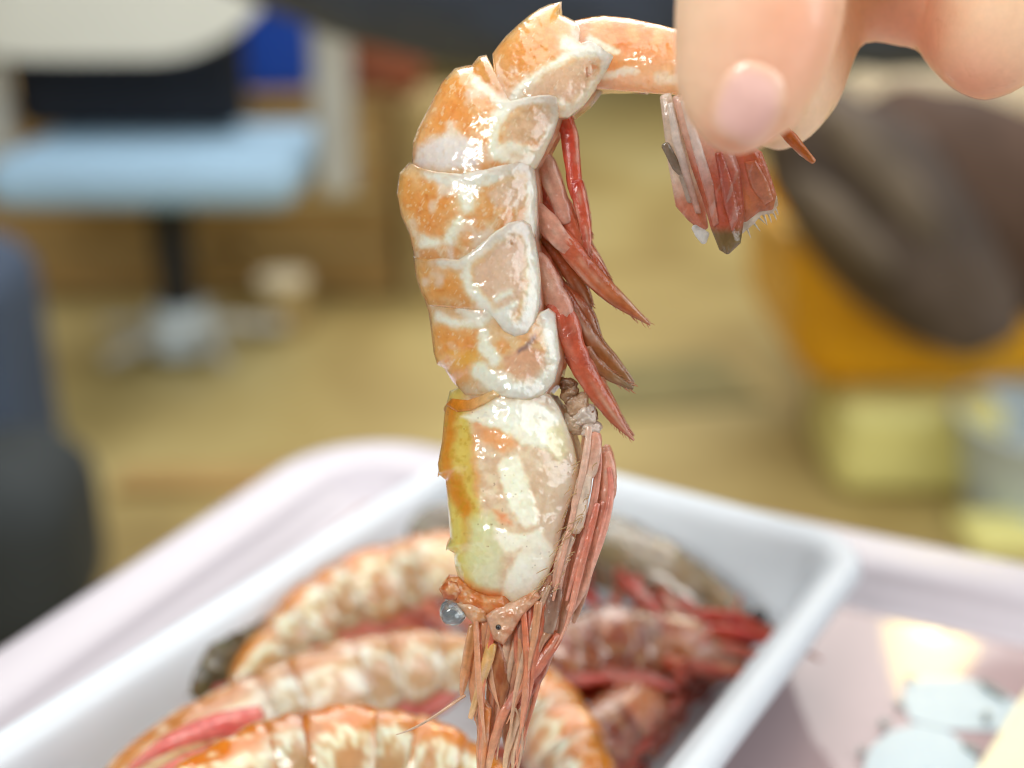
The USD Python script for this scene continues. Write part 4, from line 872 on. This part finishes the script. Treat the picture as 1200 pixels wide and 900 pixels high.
fin('tail_fin', [(787, 112), (815, 110), (850, 150), (868, 200), (873, 250), (868, 285), (853, 299), (843, 293), (833, 268), (824, 236), (810, 196), (797, 150)], 12, 9, lambda p, d: mixc(fin_col(lin((238, 196, 176)), lin((196, 92, 70)), 140, 215, 0.15)(p, d), lin((116, 102, 70)), sm(262, 276, p[:, 1])))
fin('tail_fin', [(846, 150), (893, 178), (902, 203), (910, 228), (906, 246), (890, 248), (872, 262), (858, 240), (850, 200)], 2, 6, fin_col(lin((206, 92, 64)), lin((222, 128, 84)), 200, 240, 0.12))
fin('tail_fin', [(866, 246), (890, 236), (910, 226), (912, 240), (906, 250), (892, 252), (884, 262), (872, 272), (864, 284)], 0, 2, fin_col(lin((222, 196, 160)), lin((238, 228, 210)), 230, 260, 0.5), 'wet_limb')
fin('tail_fin', [(805, 257), (832, 273), (826, 290), (815, 277)], 8, 2, lambda p, d: np.tile(lin((226, 226, 222)), (len(p), 1)))
fin('tail_fin', [(774, 170), (783, 165), (799, 196), (808, 215), (815, 245), (806, 240), (795, 205), (788, 198)], 14, 3, lambda p, d: mixc(lin((132, 118, 98)), lin((206, 190, 172)), sm(195, 215, p[:, 1])))
for poly_, z_, ca_, cb_ in (
    ([(797, 118), (804, 118), (822, 170), (836, 215), (842, 262), (836, 266), (826, 225), (812, 175)], 22, lin((246, 232, 220)), lin((226, 150, 124))),
    ([(782, 122), (788, 120), (800, 170), (812, 214), (822, 250), (815, 250), (800, 205), (788, 165)], 16, lin((244, 234, 224)), lin((222, 178, 158))),
    ([(838, 180), (846, 178), (858, 214), (866, 256), (858, 272), (848, 240)], 23, lin((196, 84, 62)), lin((214, 110, 84))),
    ([(872, 190), (886, 188), (900, 214), (906, 234), (896, 240), (880, 220)], 10, lin((220, 116, 76)), lin((236, 156, 112)))):
    slab('tail_fin', Polygon(poly_).buffer(2).buffer(-3).buffer(1.2), lambda p, d: z_ + fwdf(p) + 2.5 * np.sqrt(np.clip(d / 5, 0, 1)), fin_col(ca_, cb_, 170, 235, 0.3), HELD, 'wet_limb', 1.5, back=lambda p, d, zf: z_ + fwdf(p) - 1.0)
for a, b in (((872, 262), (880, 279)), ((880, 258), (891, 271)), ((888, 254), (897, 262)), ((894, 250), (899, 264)), ((899, 248), (904, 261)), ((904, 246), (910, 258)), ((907, 242), (912, 252)), ((866, 264), (868, 274))):
    limb('fin_bristle', [a, ((a[0] + b[0]) / 2 + 0.5, (a[1] + b[1]) / 2), b], [1.8, 1.2, 0.3], lin((230, 214, 190)), lin((240, 236, 228)), np.full(3, 3.0), 0.9, n=5, sides=6)
limb('tail_spur', [(915, 150), (930, 165), (944, 180), (954, 190)], [7, 7, 6, 3], lin((214, 96, 40)), lin((226, 130, 60)), np.full(4, 66.0), 0.7)

# ------------------------------------------------------------------ the hand
def ball(px, py, d, r): return (P(px, py, d), r)
def chain(joints):
    out = []
    for (a, ra), (b, rb) in zip(joints[:-1], joints[1:]):
        out.append(m3.Manifold.batch_hull([m3.Manifold.sphere(ra, 40).translate(tuple(a)), m3.Manifold.sphere(rb, 40).translate(tuple(b))]))
    return out
palm = [ball(1010, -330, 0.165, 0.012), ball(1090, -430, 0.185, 0.013), ball(1200, -380, 0.185, 0.012), ball(1330, -320, 0.19, 0.012), ball(1330, -560, 0.24, 0.016), ball(1180, -600, 0.24, 0.016)]
parts = [m3.Manifold.batch_hull([m3.Manifold.sphere(r, 32).translate(tuple(c_)) for c_, r in palm])]
parts += chain([ball(868, 110, 0.1310, 0.0070), ball(884, 66, 0.1305, 0.0086), ball(895, -60, 0.1300, 0.0092), ball(905, -120, 0.131, 0.0090), ball(1000, -330, 0.160, 0.0125), ball(1150, -520, 0.22, 0.015)])
parts += chain([ball(916, 118, 0.1660, 0.0072), ball(934, 60, 0.169, 0.0080), ball(960, -60, 0.178, 0.0086), ball(1040, -280, 0.185, 0.0094), ball(1100, -430, 0.19, 0.012)])
parts += chain([ball(1020, -100, 0.186, 0.0080), ball(1058, -12, 0.1690, 0.0080), ball(1092, -190, 0.168, 0.0088), ball(1190, -390, 0.185, 0.0115)])
parts += chain([ball(1120, -40, 0.186, 0.0080), ball(1162, 44, 0.1610, 0.0088), ball(1225, -140, 0.154, 0.0094), ball(1300, -340, 0.187, 0.0115)])
parts += chain([ball(1230, -30, 0.186, 0.0068), ball(1270, 30, 0.1720, 0.0078), ball(1320, -140, 0.165, 0.0082), ball(1340, -320, 0.19, 0.0105)])
parts += chain([ball(1250, -560, 0.24, 0.019), ball(1330, -700, 0.28, 0.021), ball(1400, -840, 0.33, 0.024)])
hand = m3.Manifold.batch_boolean(parts, m3.OpType.Add).refine_to_length(0.0022)
mm = hand.to_mesh(); hm = trimesh.Trimesh(mm.vert_properties[:, :3], mm.tri_verts, process=True)
trimesh.smoothing.filter_taubin(hm, 0.5, -0.52, 14)
person = Thing('person', P(1150, -400, 0.19), 'person in a navy sleeve pinching the prawn tail between thumb and finger', 'person')
hv = np.array(hm.vertices)
blood = np.zeros(len(hv))
for (x, y, d, s_) in ((930, 150, 0.137, 0.010), (1062, 50, 0.162, 0.008), (1080, 55, 0.162, 0.006), (1130, 110, 0.160, 0.008), (870, 175, 0.128, 0.006), (930, 40, 0.124, 0.010)):
    blood = np.maximum(blood, np.exp(-(np.linalg.norm(hv - P(x, y, d), axis=1) / s_) ** 2))
hn = meshkit.fbm(hv * 140, 3, 9)
hcol = mixc(mixc(lin((254, 222, 192)), lin((250, 206, 172)), hn), lin((236, 150, 122)), blood * 0.6)
put('hand', (hv, np.array(hm.faces)), 'skin', person, tint=hcol)
# thumb nail laid on the skin
cn = np.array([877.0, 122.0]); ax = np.array([math.cos(math.radians(112)), math.sin(math.radians(112))]); ay = np.array([-ax[1], ax[0]])
pts = []; rings = 9; ns = 40
for i in range(rings + 1):
    for j in range(ns):
        a = 2 * np.pi * j / ns; q = i / rings
        ca, sa = math.cos(a), math.sin(a); e = 0.8; q = max(q, 0.04)
        x = np.sign(ca) * abs(ca) ** e * 52 * q; y = np.sign(sa) * abs(sa) ** e * 43 * q
        pts.append(cn + ax * x + ay * y)
pts = np.array(pts)
o = np.repeat(EYE[None], len(pts), 0); dr = P(pts[:, 0][:, None], pts[:, 1][:, None], 1.0) - EYE if False else np.array([P(x, y, 1.0) - EYE for x, y in pts])
loc, ri, _ = hm.ray.intersects_location(o, dr, multiple_hits=True)
dep = np.full(len(pts), np.nan)
for l, i in zip(loc, ri):
    d_ = (l - EYE) @ FWD
    if not dep[i] <= d_: dep[i] = d_
dep = np.where(np.isnan(dep), np.nanmax(dep), dep)
q = np.repeat(np.arange(rings + 1) / rings, ns)
top = np.array([P(x, y, d_ - h) for (x, y), d_, h in zip(pts, dep, 0.0004 * np.sqrt(np.clip(1 - q ** 4, 0, 1)) - 0.0001)])
bot = np.array([P(x, y, d_ + 0.0008) for (x, y), d_ in zip(pts, dep)])
nf = []; m = len(top)
for i in range(rings):
    for j in range(ns):
        k = (j + 1) % ns; a, b, c_, d_ = i * ns + j, i * ns + k, (i + 1) * ns + k, (i + 1) * ns + j
        nf += [[a, b, c_], [a, c_, d_], [m + a, m + c_, m + b], [m + a, m + d_, m + c_]]
top = np.vstack([top, top[:ns].mean(0)]); bot = np.vstack([bot, bot[:ns].mean(0)])
nf = [[x + (1 if x >= m else 0) for x in t_] for t_ in nf]; m = m + 1; q = np.r_[q, 0.0]
for j in range(ns):
    k = (j + 1) % ns; nf += [[m - 1, k, j], [2 * m - 1, m + j, m + k]]
for j in range(ns):
    k = (j + 1) % ns; a, b = rings * ns + j, rings * ns + k; nf += [[a, b, m + b], [a, m + b, m + a]]
put('thumb_nail', fix(np.vstack([top, bot]), np.array(nf)), 'nail', person, tint=mixc(lin((252, 208, 198)), lin((250, 206, 176)), sm(0.55, 1.0, np.r_[q, q])))
# navy jacket: the sleeve of the reaching arm and the other arm held across behind
def cloth_tube(name, pts, xs, rs, squash=1.0, seed=6):
    sp = resample(pts, 70); ra = np.interp(np.linspace(0, 1, 70), xs, rs)
    v, f, u = sweep(sp, ra, ra * squash, UP, 40)
    v = v + (v - np.vstack([np.repeat(sp, 40, 0), sp[:1], sp[-1:]])) * ((meshkit.fbm(v * 16, 3, seed) - 0.5) * 0.30)[:, None]
    put(name, fix(v, f), 'navy_cloth', person, smooth=True)
cloth_tube('sleeve', [P(1360, -760, 0.30), P(1440, -900, 0.36), P(1560, -1000, 0.50), P(1500, -900, 0.75)], [0, 0.3, 1], [0.036, 0.046, 0.06], 1.0, 8)
cloth_tube('sleeve', [P(1500, -70, 0.86), P(1180, -30, 0.86), P(900, -38, 0.84), P(640, -36, 0.84), P(430, -80, 0.86), P(200, -190, 0.90)], [0, 0.2, 0.45, 0.7, 1], [0.07, 0.068, 0.068, 0.070, 0.08], 1.0, 6)
